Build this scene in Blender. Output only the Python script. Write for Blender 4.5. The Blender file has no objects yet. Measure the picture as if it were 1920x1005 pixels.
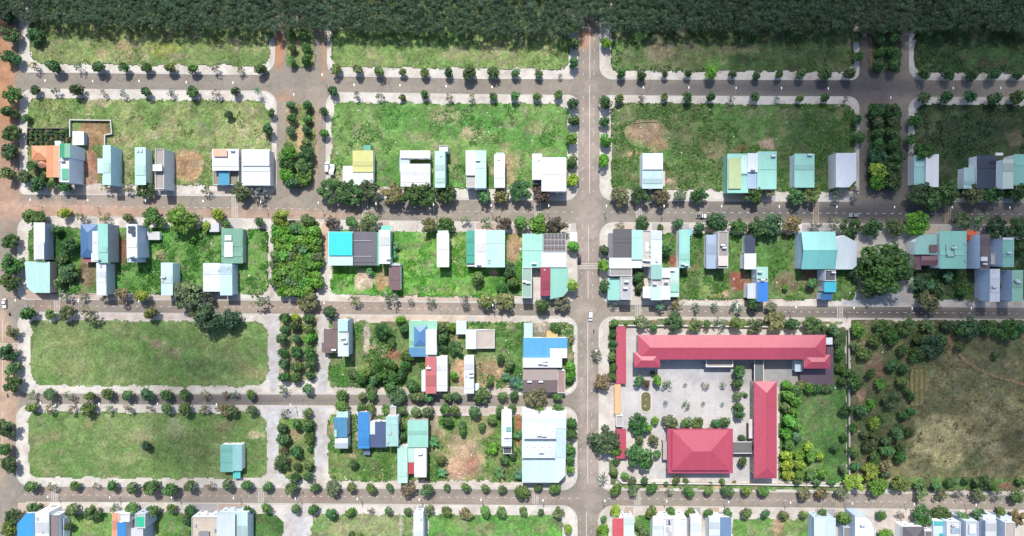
import bpy, math, random
import numpy as np
from mathutils import Vector
R = math.radians
random.seed(7)
scene = bpy.context.scene
col = scene.collection

# ------------------------------------------------------------ camera, sky, sun, exposure
H = 320.0            # flying height of the camera in metres
S = 0.25             # metres of ground per photo pixel
cam = bpy.data.cameras.new("camera"); cam_o = bpy.data.objects.new("camera", cam); col.objects.link(cam_o)
cam_o.location = (0, 0, H); cam_o.rotation_euler = (0, 0, 0)
cam.sensor_fit = 'HORIZONTAL'; cam.angle = 2 * math.atan(240.0 / H); cam.clip_start = 1.0; cam.clip_end = 5000
scene.camera = cam_o
ELEV, SX = 57.0, 0.15
_u = Vector((SX, -1, 0)).normalized()
SUN_DIR = Vector((_u.x * math.cos(R(ELEV)), _u.y * math.cos(R(ELEV)), -math.sin(R(ELEV))))
world = bpy.data.worlds.new("World"); scene.world = world; world.use_nodes = True
wn = world.node_tree
sky = wn.nodes.new('ShaderNodeTexSky'); sky.sky_type = 'NISHITA'; sky.sun_disc = False
sky.sun_elevation = R(ELEV); sky.sun_rotation = R(351.5); sky.air_density = 1.0; sky.dust_density = 1.5
bg = wn.nodes['Background']; bg.inputs['Strength'].default_value = 0.125
wn.links.new(sky.outputs[0], bg.inputs[0])
sun = bpy.data.lights.new("sun", 'SUN'); sun.energy = 4.0; sun.angle = R(0.6); sun.color = (1.0, 0.965, 0.91)
sun_o = bpy.data.objects.new("sun", sun); col.objects.link(sun_o); sun_o.location = (0, 300, 900)
sun_o.rotation_euler = SUN_DIR.to_track_quat('-Z', 'Y').to_euler()
scene.view_settings.view_transform = 'Standard'; scene.view_settings.look = 'None'
scene.view_settings.exposure = 0.96; scene.view_settings.gamma = 1
scene.view_settings.use_curve_mapping = False
scene.cycles.max_bounces = 5; scene.cycles.diffuse_bounces = 3; scene.cycles.glossy_bounces = 2
scene.cycles.transmission_bounces = 3; scene.cycles.transparent_max_bounces = 6; scene.cycles.volume_bounces = 0
scene.cycles.use_adaptive_sampling = True

# ------------------------------------------------------------ helpers
KLIT = 2.15
def lin(c):
    out = []
    for v in c[:3]:
        v = v / 255.0
        out.append(v / 12.92 if v <= 0.04045 else ((v + 0.055) / 1.055) ** 2.4)
    return out
def C(c):            # real base colour of a thing that looks like c in full sun at this exposure
    return tuple(min(0.72, v / KLIT) for v in lin(c)) + (1.0,)
def P(px, py, h=0.0):
    k = S * (H - h) / H
    return ((px - 960.0) * k, (502.5 - py) * k)

def new_mat(name):
    m = bpy.data.materials.new(name); m.use_nodes = True
    nt = m.node_tree; b = nt.nodes['Principled BSDF']
    return m, nt, b
def node(nt, t, **kw):
    n = nt.nodes.new(t)
    for k, v in kw.items(): setattr(n, k, v)
    return n
def noise(nt, vec, scale, detail=3.0, rough=0.6):
    n = node(nt, 'ShaderNodeTexNoise'); n.inputs['Scale'].default_value = scale
    n.inputs['Detail'].default_value = detail; n.inputs['Roughness'].default_value = rough
    nt.links.new(vec, n.inputs['Vector']); return n.outputs['Fac']
def ramp(nt, fac, lo, hi, a, b):
    n = node(nt, 'ShaderNodeMapRange'); n.inputs[1].default_value = lo; n.inputs[2].default_value = hi
    n.inputs[3].default_value = a; n.inputs[4].default_value = b
    nt.links.new(fac, n.inputs[0]); return n.outputs[0]
def mul(nt, a, b):
    n = node(nt, 'ShaderNodeMath', operation='MULTIPLY'); nt.links.new(a, n.inputs[0])
    if isinstance(b, (int, float)): n.inputs[1].default_value = b
    else: nt.links.new(b, n.inputs[1])
    return n.outputs[0]
def tint(nt, color, fac):        # colour times a scalar
    n = node(nt, 'ShaderNodeVectorMath', operation='SCALE'); nt.links.new(color, n.inputs[0]); nt.links.new(fac, n.inputs['Scale'])
    return n.outputs[0]
def mixc(nt, fac, a, b):
    n = node(nt, 'ShaderNodeMix', data_type='RGBA'); nt.links.new(fac, n.inputs[0]); nt.links.new(a, n.inputs[6])
    if isinstance(b, tuple): n.inputs[7].default_value = b
    else: nt.links.new(b, n.inputs[7])
    return n.outputs[2]
def bump(nt, b, h, strength, dist=0.05):
    n = node(nt, 'ShaderNodeBump'); n.inputs['Strength'].default_value = strength; n.inputs['Distance'].default_value = dist
    nt.links.new(h, n.inputs['Height']); nt.links.new(n.outputs[0], b.inputs['Normal'])

MATS = {}
def plain(name, c, rough=0.6, metal=0.0, raw=False):
    key = (name, tuple(c))
    if key in MATS: return MATS[key]
    m, nt, b = new_mat(name)
    b.inputs['Roughness'].default_value = rough; b.inputs['Metallic'].default_value = metal
    rgb = node(nt, 'ShaderNodeRGB'); rgb.outputs[0].default_value = (tuple(c) + (1.0,))[:4] if raw else C(c)
    tc = node(nt, 'ShaderNodeTexCoord')
    f = ramp(nt, noise(nt, tc.outputs['Object'], 1.3, 4), 0.3, 0.7, 0.88, 1.08)
    nt.links.new(tint(nt, rgb.outputs[0], f), b.inputs['Base Color'])
    MATS[key] = m; return m
def object_mat(name, ribs=None, rough=0.45, dirt=0.11, metal=0.0):
    """paint / sheet whose colour is the object's own colour, with weathering and, for sheeting, ribs"""
    if name in MATS: return MATS[name]
    m, nt, b = new_mat(name)
    b.inputs['Roughness'].default_value = rough; b.inputs['Metallic'].default_value = metal
    oi = node(nt, 'ShaderNodeObjectInfo'); tc = node(nt, 'ShaderNodeTexCoord')
    mp = node(nt, 'ShaderNodeMapping'); nt.links.new(tc.outputs['Object'], mp.inputs[0])
    mp.inputs['Scale'].default_value = (1, 0.25, 1) if ribs == 'y' else (0.25, 1, 1) if ribs == 'x' else (1, 1, 1)
    rnd = node(nt, 'ShaderNodeVectorMath', operation='ADD'); nt.links.new(mp.outputs[0], rnd.inputs[0])
    cmb = node(nt, 'ShaderNodeCombineXYZ'); nt.links.new(mul(nt, oi.outputs['Random'], 60.0), cmb.inputs[0]); nt.links.new(cmb.outputs[0], rnd.inputs[1])
    v = rnd.outputs[0]
    f1 = ramp(nt, noise(nt, v, 0.35, 4, 0.65), 0.3, 0.75, 1.05, 1.0 - dirt)
    f2 = ramp(nt, noise(nt, v, 1.6, 3, 0.7), 0.3, 0.7, 1.04, 1.0 - dirt * 0.55)
    f = mul(nt, f1, f2)
    if ribs:
        w = node(nt, 'ShaderNodeTexWave', wave_type='BANDS', bands_direction='X' if ribs == 'y' else 'Y')
        w.inputs['Scale'].default_value = 0.33; w.inputs['Distortion'].default_value = 0.0
        nt.links.new(tc.outputs['Object'], w.inputs['Vector'])
        f = mul(nt, f, ramp(nt, w.outputs['Fac'], 0.0, 0.35, 0.88, 1.0))
        w2 = node(nt, 'ShaderNodeTexWave', wave_type='BANDS', bands_direction='X' if ribs == 'y' else 'Y')
        w2.inputs['Scale'].default_value = 1.3; nt.links.new(tc.outputs['Object'], w2.inputs['Vector'])
        bump(nt, b, w2.outputs['Fac'], 0.5, 0.04)
    colr = tint(nt, oi.outputs['Color'], f)
    st = ramp(nt, noise(nt, v, 0.8, 5, 0.75), 0.66, 0.85, 0.0, 0.25)
    colr = mixc(nt, st, colr, (0.22, 0.19, 0.15, 1))
    nt.links.new(colr, b.inputs['Base Color'])
    MATS[name] = m; return m
M_ROOFX = object_mat("corrugated_sheet_across", 'x')
M_ROOFY = object_mat("corrugated_sheet_along", 'y')
M_FLAT = object_mat("painted_concrete", None, 0.7, 0.14)
M_WALL = object_mat("wall_paint", None, 0.7, 0.08)
M_TILE = object_mat("roof_tiles", 'x', 0.55, 0.12)
M_CAR = object_mat("car_paint", None, 0.2, 0.03)
M_GLASS = plain("dark_glass", (0.02, 0.028, 0.035), 0.08, 0.0, True)
M_STEEL = plain("stainless_steel", (0.55, 0.57, 0.6), 0.3, 0.6, True)
M_DARK = plain("dark_rubber", (0.02, 0.02, 0.022), 0.8, 0.0, True)
M_WHITE = plain("white_paint", (0.62, 0.62, 0.6), 0.5, 0.0, True)
M_GREY = plain("grey_metal", (0.3, 0.31, 0.32), 0.5, 0.2, True)
M_BARK = plain("bark", (0.11, 0.085, 0.06), 0.9, 0.0, True)

class MB:
    def __init__(s): s.v = []; s.f = []
    def quad(s, *pts):
        n = len(s.v); s.v += [tuple(p) for p in pts]; s.f.append(tuple(range(n, n + len(pts)))); return s
    def box(s, x0, y0, z0, x1, y1, z1):
        n = len(s.v)
        s.v += [(x0,y0,z0),(x1,y0,z0),(x1,y1,z0),(x0,y1,z0),(x0,y0,z1),(x1,y0,z1),(x1,y1,z1),(x0,y1,z1)]
        s.f += [tuple(n+i for i in q) for q in ((3,2,1,0),(4,5,6,7),(0,1,5,4),(1,2,6,5),(2,3,7,6),(3,0,4,7))]; return s
    def prism(s, poly, z0, z1):
        n = len(s.v); k = len(poly)
        a = sum(poly[i][0]*poly[(i+1)%k][1]-poly[(i+1)%k][0]*poly[i][1] for i in range(k))
        if a < 0: poly = poly[::-1]
        zz = (lambda z, p: z(p) if callable(z) else z)
        s.v += [(p[0], p[1], zz(z0, p)) for p in poly] + [(p[0], p[1], zz(z1, p)) for p in poly]
        s.f += [tuple(range(n+k-1, n-1, -1)), tuple(range(n+k, n+2*k))]
        s.f += [(n+i, n+(i+1)%k, n+k+(i+1)%k, n+k+i) for i in range(k)]; return s
    def tube(s, a, b, r0, r1=None, seg=8, cap=True):
        r1 = r0 if r1 is None else r1
        a = Vector(a); b = Vector(b); d = (b-a).normalized()
        u = d.cross(Vector((0,0,1)) if abs(d.z) < .95 else Vector((1,0,0))).normalized(); w = d.cross(u)
        n = len(s.v)
        for c, r in ((a, r0), (b, r1)):
            for i in range(seg):
                t = 2*math.pi*i/seg; s.v.append(tuple(c + u*(r*math.cos(t)) + w*(r*math.sin(t))))
        s.f += [(n+i, n+(i+1)%seg, n+seg+(i+1)%seg, n+seg+i) for i in range(seg)]
        if cap: s.f += [tuple(range(n+seg-1, n-1, -1)), tuple(range(n+seg, n+2*seg))]
        return s
    def mesh(s, name, origin=(0,0,0)):
        me = bpy.data.meshes.new(name)
        ox, oy, oz = origin
        me.from_pydata([(v[0]-ox, v[1]-oy, v[2]-oz) for v in s.v], [], s.f); me.update(); return me
    def build(s, name, mat, parent=None, color=None, origin=None):
        if origin is None: origin = tuple(parent.get('_o', (0,0,0))) if parent else (0,0,0)
        me = s.mesh(name, origin); me.materials.append(mat)
        o = bpy.data.objects.new(name, me); col.objects.link(o)
        if parent: o.parent = parent
        elif origin != (0,0,0): o.location = origin
        if color is not None: o.color = C(color)
        return o
ORIG = {}
def thing(name, label, cat, loc, group=None):
    o = bpy.data.objects.new(name, None); col.objects.link(o); o.empty_display_size = 0.5
    o.location = loc; o['label'] = label; o['category'] = cat
    if group: o['group'] = group
    ORIG[o.name] = tuple(loc); return o
def part(mb, name, mat, parent, color=None, root=None):
    r = root or parent
    me = mb.mesh(name, ORIG[r.name]); me.materials.append(mat)
    o = bpy.data.objects.new(name, me); col.objects.link(o); o.parent = parent
    if color is not None: o.color = C(color)
    return o
def setting(o, kind='structure', label=None, cat=None):
    o['kind'] = kind
    if label: o['label'] = label
    if cat: o['category'] = cat
    return o

# value noise for the lie of colours on the land
def _hash(ix, iy, seed):
    n = (ix.astype(np.int64) * 374761393 + iy.astype(np.int64) * 668265263 + seed * 974711) & 0x7fffffff
    n = ((n ^ (n >> 13)) * 1274126177) & 0x7fffffff
    return ((n ^ (n >> 16)) & 0xffff) / 65535.0
def vnoise(x, y, seed=0):
    ix = np.floor(x); iy = np.floor(y); fx = x - ix; fy = y - iy
    fx = fx*fx*(3-2*fx); fy = fy*fy*(3-2*fy)
    a = _hash(ix, iy, seed); b = _hash(ix+1, iy, seed); c = _hash(ix, iy+1, seed); d = _hash(ix+1, iy+1, seed)
    return (a*(1-fx)+b*fx)*(1-fy) + (c*(1-fx)+d*fx)*fy
def fbm(x, y, size, seed=0, oct=4):
    t = 0; amp = 1; tot = 0
    for i in range(oct):
        t = t + amp*vnoise(x/size*2**i, y/size*2**i, seed+i*17); tot += amp; amp *= 0.55
    return t/tot
def inside(poly, x, y):
    r = np.zeros(x.shape, bool); n = len(poly)
    for i in range(n):
        x0, y0 = poly[i]; x1, y1 = poly[(i+1) % n]
        if y0 == y1: continue
        c = ((y0 > y) != (y1 > y)) & (x < (x1-x0)*(y-y0)/(y1-y0)+x0)
        r ^= c
    return r
def grid_mesh(name, X, Y, Z, mask, colr, mat):
    ny, nx = X.shape
    idx = np.full(X.shape, -1); cm = mask[:-1, :-1] & mask[1:, :-1] & mask[:-1, 1:] & mask[1:, 1:]
    used = np.zeros(X.shape, bool)
    used[:-1, :-1] |= cm; used[1:, :-1] |= cm; used[:-1, 1:] |= cm; used[1:, 1:] |= cm
    idx[used] = np.arange(used.sum())
    V = np.stack([X[used], Y[used], Z[used]], 1)
    F = np.stack([idx[:-1, :-1][cm], idx[:-1, 1:][cm], idx[1:, 1:][cm], idx[1:, :-1][cm]], 1)
    return np_mesh(name, V, F, colr[used], mat)
def np_mesh(name, V, F, colr, mat):
    me = bpy.data.meshes.new(name); n = len(V); k = len(F); s = F.shape[1]
    me.vertices.add(n); me.vertices.foreach_set('co', V.astype(np.float32).ravel())
    me.loops.add(k*s); me.loops.foreach_set('vertex_index', F.astype(np.int32).ravel())
    me.polygons.add(k); me.polygons.foreach_set('loop_start', np.arange(0, k*s, s, dtype=np.int32))
    try: me.polygons.foreach_set('loop_total', np.full(k, s, np.int32))
    except Exception: pass
    me.update(calc_edges=True)
    if colr is not None:
        a = me.attributes.new('land', 'FLOAT_COLOR', 'POINT')
        c4 = np.ones((n, 4), np.float32); c4[:, :3] = colr; a.data.foreach_set('color', c4.ravel())
    me.materials.append(mat)
    o = bpy.data.objects.new(name, me); col.objects.link(o); return o
def land_mat(name, fine, contrast, rough=0.9, bumpd=0.1):
    m, nt, b = new_mat(name); b.inputs['Roughness'].default_value = rough
    b.inputs['Specular IOR Level'].default_value = 0.15
    at = node(nt, 'ShaderNodeAttribute', attribute_name='land'); tc = node(nt, 'ShaderNodeTexCoord')
    v = tc.outputs['Object']
    n1 = noise(nt, v, fine, 4, 0.7); n2 = noise(nt, v, fine*0.22, 3, 0.6)
    f = mul(nt, ramp(nt, n1, 0.3, 0.7, 1-contrast, 1+contrast), ramp(nt, n2, 0.3, 0.7, 1-contrast*0.5, 1+contrast*0.5))
    nt.links.new(tint(nt, at.outputs['Color'], f), b.inputs['Base Color'])
    bump(nt, b, n1, 0.6, bumpd)
    return m
M_GRASS = land_mat("grass_and_weeds", 1.1, 0.42)
M_ROAD = land_mat("dusty_asphalt", 0.8, 0.11, 0.85, 0.01)
_nt = M_ROAD.node_tree; _b = _nt.nodes['Principled BSDF']; _src = _b.inputs['Base Color'].links[0].from_socket
_tc = node(_nt, 'ShaderNodeTexCoord'); _v = node(_nt, 'ShaderNodeTexVoronoi', feature='DISTANCE_TO_EDGE'); _v.inputs['Scale'].default_value = 0.13
_w = node(_nt, 'ShaderNodeMapping'); _nt.links.new(_tc.outputs['Object'], _w.inputs[0]); _nz = noise(_nt, _tc.outputs['Object'], 0.4, 3)
_ad = node(_nt, 'ShaderNodeVectorMath', operation='MULTIPLY_ADD'); _nt.links.new(_nz, _ad.inputs[0]); _ad.inputs[1].default_value = (6,6,0); _nt.links.new(_w.outputs[0], _ad.inputs[2])
_nt.links.new(_ad.outputs[0], _v.inputs['Vector']); _cr = ramp(_nt, _v.outputs['Distance'], 0.0, 0.03, 0.80, 1.0)
_v2 = node(_nt, 'ShaderNodeTexVoronoi'); _v2.inputs['Scale'].default_value = 0.09; _nt.links.new(_tc.outputs['Object'], _v2.inputs['Vector'])
_sp = node(_nt, 'ShaderNodeSeparateColor'); _nt.links.new(_v2.outputs['Color'], _sp.inputs[0]); _pt = ramp(_nt, _sp.outputs[0], 0.0, 1.0, 0.93, 1.06)
_nt.links.new(tint(_nt, _src, mul(_nt, _cr, _pt)), _b.inputs['Base Color'])
M_PAVE = land_mat("concrete_paving", 0.5, 0.11, 0.8, 0.02)
def lc(c): return np.array(C(c)[:3])

# ------------------------------------------------------------ street plan (edges measured along each street)
def pl(pts):
    xs, ys = zip(*pts); return lambda x: np.interp(x, xs, ys)
def ext(pts):  # extend the end slopes
    return [(pts[0][0]-500, pts[0][1]-3)] + pts + [(pts[-1][0]+500, pts[-1][1]+3)]
R1t = pl(ext([(0,136),(480,141),(900,148.5),(1300,150),(1900,151)])); R1b = pl(ext([(0,165),(480,170),(900,176.5),(1300,179.5),(1900,182)]))
R2t = pl(ext([(0,365),(450,368.5),(900,376),(1300,377.5),(1900,380)])); R2b = pl(ext([(0,404),(450,409),(900,415.5),(1300,417),(1900,421)]))
R3t = pl(ext([(0,562),(500,564),(900,568.5),(1300,573),(1900,577)])); R3b = pl(ext([(0,584),(500,588),(900,591),(1300,594),(1900,598)]))
R4t = pl(ext([(0,738),(500,739.5),(1060,741.5)])); R4b = pl(ext([(0,757),(500,759.5),(1060,762)]))
R5t = pl(ext([(0,912),(500,915.5),(900,917.5),(1300,921),(1900,929)])); R5b = pl(ext([(0,940),(500,943),(900,946),(1300,949),(1900,956)]))
def off(f, d): return lambda x: f(x) + d
def const(v): return lambda x: v
def block_poly(x0, x1, ft, fb, r=(22,22,22,22), step=20):
    """photo-plan polygon between a top and a bottom edge; r = corner radii nw, ne, se, sw"""
    pts = []
    def arc(cx, cy, rr, a0):
        if rr <= 0: pts.append((cx, cy)); return
        for i in range(7):
            a = R(a0 + 15*i); pts.append((cx + rr*math.cos(a), cy + rr*math.sin(a)))
    arc(x0+r[0], ft(x0+r[0])+r[0], r[0], 180)
    x = x0+r[0]+step
    while x < x1-r[1]: pts.append((x, ft(x))); x += step
    arc(x1-r[1], ft(x1-r[1])+r[1], r[1], 270)
    arc(x1-r[2], fb(x1-r[2])-r[2], r[2], 0)
    x = x1-r[2]-step
    while x > x0+r[3]: pts.append((x, fb(x))); x -= step
    arc(x0+r[3], fb(x0+r[3])-r[3], r[3], 90)
    return pts
# ------------------------------------------------------------ clouds: real clouds high above, whose shade lies on the right of the town
def cloud(gx, gy, rx, ry, z, thick, dens, seed):
    """gx,gy = plan point shaded; the cloud itself hangs up-sun of it"""
    cx, cy = P(gx, gy); t = z / -SUN_DIR.z; cx -= SUN_DIR.x*t; cy -= SUN_DIR.y*t
    nr, na = 18, 48; V = []; F = []
    for sgn, th in ((1, thick*0.75), (-1, thick*0.25)):
        base = len(V)
        for i in range(nr+1):
            for j in range(na):
                r = i/nr; a = 2*math.pi*j/na
                wob = 1 + 0.16*math.sin(2*a+seed) + 0.10*math.sin(3*a+seed*2.1) + 0.06*math.sin(7*a+seed)
                x = r*rx*wob*math.cos(a); y = r*ry*wob*math.sin(a)
                prof = (1-r*r)**1.6
                bumpy = 0.75 + 0.5*float(fbm(np.array([x+500.]), np.array([y+500.]), 60, seed, 3)[0])
                V.append((cx+x, cy+y, z + sgn*th*prof*bumpy))
        for i in range(nr):
            for j in range(na):
                q = (base+i*na+j, base+(i+1)*na+j, base+(i+1)*na+(j+1)%na, base+i*na+(j+1)%na)
                F.append(q if sgn > 0 else q[::-1])
    me = bpy.data.meshes.new("cloud"); me.from_pydata(V, [], F); me.validate()
    import bmesh
    bm = bmesh.new(); bm.from_mesh(me); bmesh.ops.remove_doubles(bm, verts=bm.verts, dist=0.01)
    bmesh.ops.recalc_face_normals(bm, faces=bm.faces); bm.to_mesh(me); bm.free()
    for p in me.polygons: p.use_smooth = True
    m = bpy.data.materials.new("cloud_vapour"); m.use_nodes = True; nt = m.node_tree
    nt.nodes.remove(nt.nodes['Principled BSDF'])
    v = nt.nodes.new('ShaderNodeVolumePrincipled'); v.inputs['Color'].default_value = (1,1,1,1)
    v.inputs['Density'].default_value = dens; v.inputs['Anisotropy'].default_value = 0.6
    nt.links.new(v.outputs[0], nt.nodes['Material Output'].inputs['Volume'])
    me.materials.append(m)
    o = bpy.data.objects.new("cloud", me); col.objects.link(o); setting(o, 'structure', 'white cumulus cloud high above the town')
CLOUDS = [(1800,170,165,125,620,60,0.023,3), (1810,690,100,58,800,45,0.024,5), (380,800,34,62,700,20,0.028,9), (330,655,70,22,860,14,0.03,4)]
for c in CLOUDS: cloud(*c)

# ------------------------------------------------------------ terrain and roads
me = MB().quad((-1500,-1500,-0.25), (1500,-1500,-0.25), (1500,1500,-0.25), (-1500,1500,-0.25)).mesh("terrain")
M_TERR, nt, b = new_mat("open_country"); b.inputs['Roughness'].default_value = 0.95
tc = node(nt, 'ShaderNodeTexCoord'); n1 = noise(nt, tc.outputs['Object'], 0.02, 6, 0.7)
cr = node(nt, 'ShaderNodeValToRGB'); nt.links.new(n1, cr.inputs[0])
cr.color_ramp.elements[0].color = C((70,100,50)); cr.color_ramp.elements[1].color = C((150,130,90))
cr.color_ramp.elements[0].position = 0.4; cr.color_ramp.elements[1].position = 0.65
nt.links.new(cr.outputs[0], b.inputs['Base Color']); me.materials.append(M_TERR)
o = bpy.data.objects.new("terrain", me); col.objects.link(o); setting(o)

def land_grid(poly, res, jitter, seed):
    W = np.array([P(*p) for p in poly]); x0, y0 = W.min(0)-1; x1, y1 = W.max(0)+1
    X, Y = np.meshgrid(np.arange(x0, x1, res), np.arange(y0, y1, res))
    jx = (fbm(X, Y, 3.0, seed+5, 3)-.5)*2*jitter; jy = (fbm(X, Y, 3.0, seed+9, 3)-.5)*2*jitter
    return X, Y, inside([tuple(w) for w in W], X+jx, Y+jy)
def colours(X, Y, c1, c2, size, blobs, seed, c3=None):
    t = np.clip((fbm(X, Y, size, seed)-.5)*3.2+.5, 0, 1)[..., None]
    K = lc(c1)*(1-t)+lc(c2)*t
    if c3 is not None:
        w = np.clip((fbm(X, Y, size*.55, seed+31)-.6)*6, 0, 1)[..., None]; K = K*(1-w)+lc(c3)*w
    for bl in blobs:
        px, py, rx, ry, c = bl[:5]; st = bl[5] if len(bl) > 5 else 1.0; soft = bl[6] if len(bl) > 6 else 0.45
        bx, by = P(px, py)
        d = np.sqrt(((X-bx)/(rx*S))**2 + ((Y-by)/(ry*S))**2) + (fbm(X, Y, max(2., min(rx, ry)*S*.6), seed+int(px))-.5)*0.9
        w = (np.clip((1-d)/soft, 0, 1)*st)[..., None]
        cc = lc(c)*(0.75+0.5*fbm(X, Y, 2.2, seed+3, 3))[..., None]
        K = K*(1-w)+cc*w
    return K
# the road sheet lies under all the raised blocks
poly = [(-260,20),(2200,20),(2200,1150),(-260,1150)]
X, Y, mk = land_grid(poly, 1.6, 0, 1)
OR = (186,142,112); OR2 = (180,152,136)
road_blobs = [(0,150,34,230,OR,.95),(14,230,24,240,OR,.6),(0,330,60,120,OR2,.7),(40,395,330,20,(196,164,146),.85),(420,402,330,13,(190,163,148),.75),
  (0,720,40,190,(200,172,150),.8),(522,95,10,42,(196,140,104),.9),(607,110,6,50,(190,150,120),.7),(600,575,420,16,(176,158,146),.55),(95,572,60,12,(165,140,128),.5),
  (1096,75,22,20,(200,150,118),.9),(530,185,30,12,(186,150,124),.6),(594,270,4,90,(186,158,130),.6),(590,930,90,14,(172,150,142),.5),(1617,90,8,50,(150,128,118),.8),(1640,190,40,14,(130,112,105),.6),
  (960,745,90,12,(172,160,150),.6),(1104,350,26,360,(178,166,160),.75),(1104,800,26,170,(182,170,164),.75),(250,925,280,12,(176,160,150),.6),(930,935,260,10,(176,160,152),.5),(1500,935,420,10,(172,158,152),.45)]
K = colours(X, Y, (150,145,138), (164,156,146), 30, road_blobs, 11)
dark = [(1500,165,420,26,(100,100,106),.85,.8),(1650,398,420,24,(94,94,100),.9,.7),(1700,587,420,14,(104,100,102),.8,.7),(1620,120,100,110,(98,96,102),.75),(1660,300,90,110,(94,94,100),.75),(420,750,260,14,(112,110,114),.8)]  # cloud shade painted into the road colour, mostly on the right
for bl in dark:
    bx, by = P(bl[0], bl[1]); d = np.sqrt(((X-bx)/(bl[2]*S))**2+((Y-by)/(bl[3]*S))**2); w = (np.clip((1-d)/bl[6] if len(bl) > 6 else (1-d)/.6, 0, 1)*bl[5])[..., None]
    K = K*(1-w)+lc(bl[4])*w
streak = (fbm(X, Y*12, 40, 71, 2)-.5)[..., None]*.2
K = K*(1+streak)*(.98*np.array([1.04,1,.95]))
setting(grid_mesh("road", X, Y, np.zeros_like(X), mk, K, M_ROAD))

# ------------------------------------------------------------ pavement slabs with kerbs
def pave(name, poly, z, c, c2, blobs=(), seed=3, jitter=0.0, res=1.2, kerb=True, stain=.38):
    X, Y, mk = land_grid(poly, res, jitter, seed)
    K = colours(X, Y, c, c2, 9, blobs, seed)
    st = np.clip((fbm(X, Y, 5, seed+12, 4)-.52)*4, 0, stain)[..., None]; K = K*(1-st)+lc((186,168,152))*st
    dk = np.clip((fbm(X, Y, 2.4, seed+14, 3)-.6)*4, 0, .4)[..., None]; K = K*(1-dk*stain)
    W = [P(*p) for p in poly]
    if kerb:     # kerbstones: a closed slab just below the paving sheet, its rim standing proud of the road
        m = MB().prism(W, -0.05, z-0.01)
        o = m.build("kerb", M_KERB); setting(o)
    # clip the sheet exactly: shrink the polygon a touch so that the sheet stays on the slab
    setting(grid_mesh(name, X, Y, np.full_like(X, z), mk, K, M_PAVE))
M_KERB = plain("kerb_stone", (206,200,192), 0.8)
PV1, PV2 = (218,212,202), (229,223,213)
NB = 40
SLABS = {
 'A1': block_poly(36,516,const(-60),R1t,(0,0,32,14)), 'A2': block_poly(613,1084,const(-60),R1t,(0,0,14,26)),
 'A3': block_poly(1124,1611,const(-60),R1t,(0,0,16,24)), 'A4': block_poly(1704,2200,const(-60),R1t,(0,0,0,24)),
 'B1': block_poly(37,519,R1b,R2t,(26,26,24,10)), 'B2': block_poly(611,1084,R1b,R2t,(24,18,24,24)),
 'B3': block_poly(1124,1611,R1b,R2t,(18,20,22,26)), 'B4': block_poly(1703,2200,R1b,R2t,(24,0,0,20)),
 'C':  block_poly(33,1083,R2b,R3t,(26,26,26,16)), 'C3': block_poly(1124,2200,R2b,R3t,(26,0,0,28)),
 'D':  block_poly(33,1083,R3b,R4t,(24,26,26,22)), 'E': block_poly(30,1083,R4b,R5t,(28,26,28,26)),
 'F':  block_poly(31,1083,R5b,const(1130),(26,28,0,0)), 'G': block_poly(1122,2200,R3b,R5t,(28,0,0,22)),
 'H':  block_poly(1121,2200,R5b,const(1130),(28,0,0,0)),
}
SOIL = (196,150,112)
PB_ = {
 'B1': [(430,361,60,8,(196,178,160),.8),(180,361,120,8,(200,178,158),.7)],
 'C': [(510,500,10,70,(206,192,186),.8),(612,440,14,60,(214,176,146),.8),(250,574,260,30,(196,178,166),.8),(800,560,200,10,(206,184,164),.8),(600,575,60,10,(196,180,170),.7),(120,552,80,14,(186,168,156),.7),(1000,430,60,20,(206,180,160),.6)],
 'C3': [(1660,520,60,60,(182,180,184),.9),(1400,560,140,9,(206,184,170),.8),(1640,565,90,14,(170,172,178),.8),(1250,425,120,10,(214,204,192),.6),(1720,430,60,14,(206,190,172),.5)],
 'D': [(515,660,16,90,(206,202,202),1,.2),(604,660,16,90,(204,202,202),1,.2),(300,594,200,9,(214,196,186),.8),(800,597,190,9,(216,190,168),.8),(800,733,180,10,(206,188,172),.7)],
 'E': [(560,800,90,120,(204,204,206),.95),(850,767,190,9,(208,192,178),.7),(400,764,160,8,(206,198,194),.6),(840,905,160,9,(214,198,184),.7)],
 'F': [(555,990,40,50,(206,204,206),.9),(300,955,260,9,(214,200,188),.6),(120,950,70,9,(236,222,206),.7)],
 'G': [(1150,790,26,170,(222,212,206),.6),(1400,602,220,9,(200,182,164),.8),(1760,925,180,9,(200,188,180),.6)],
 'H': [(1660,975,70,40,(212,198,188),.8),(1500,955,300,9,(218,206,196),.6)],
}
for k, p in SLABS.items():
    pave("pavement", p, 0.13, PV1, PV2, PB_.get(k, ()), 100+ord(k[0])*3+len(k))

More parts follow.
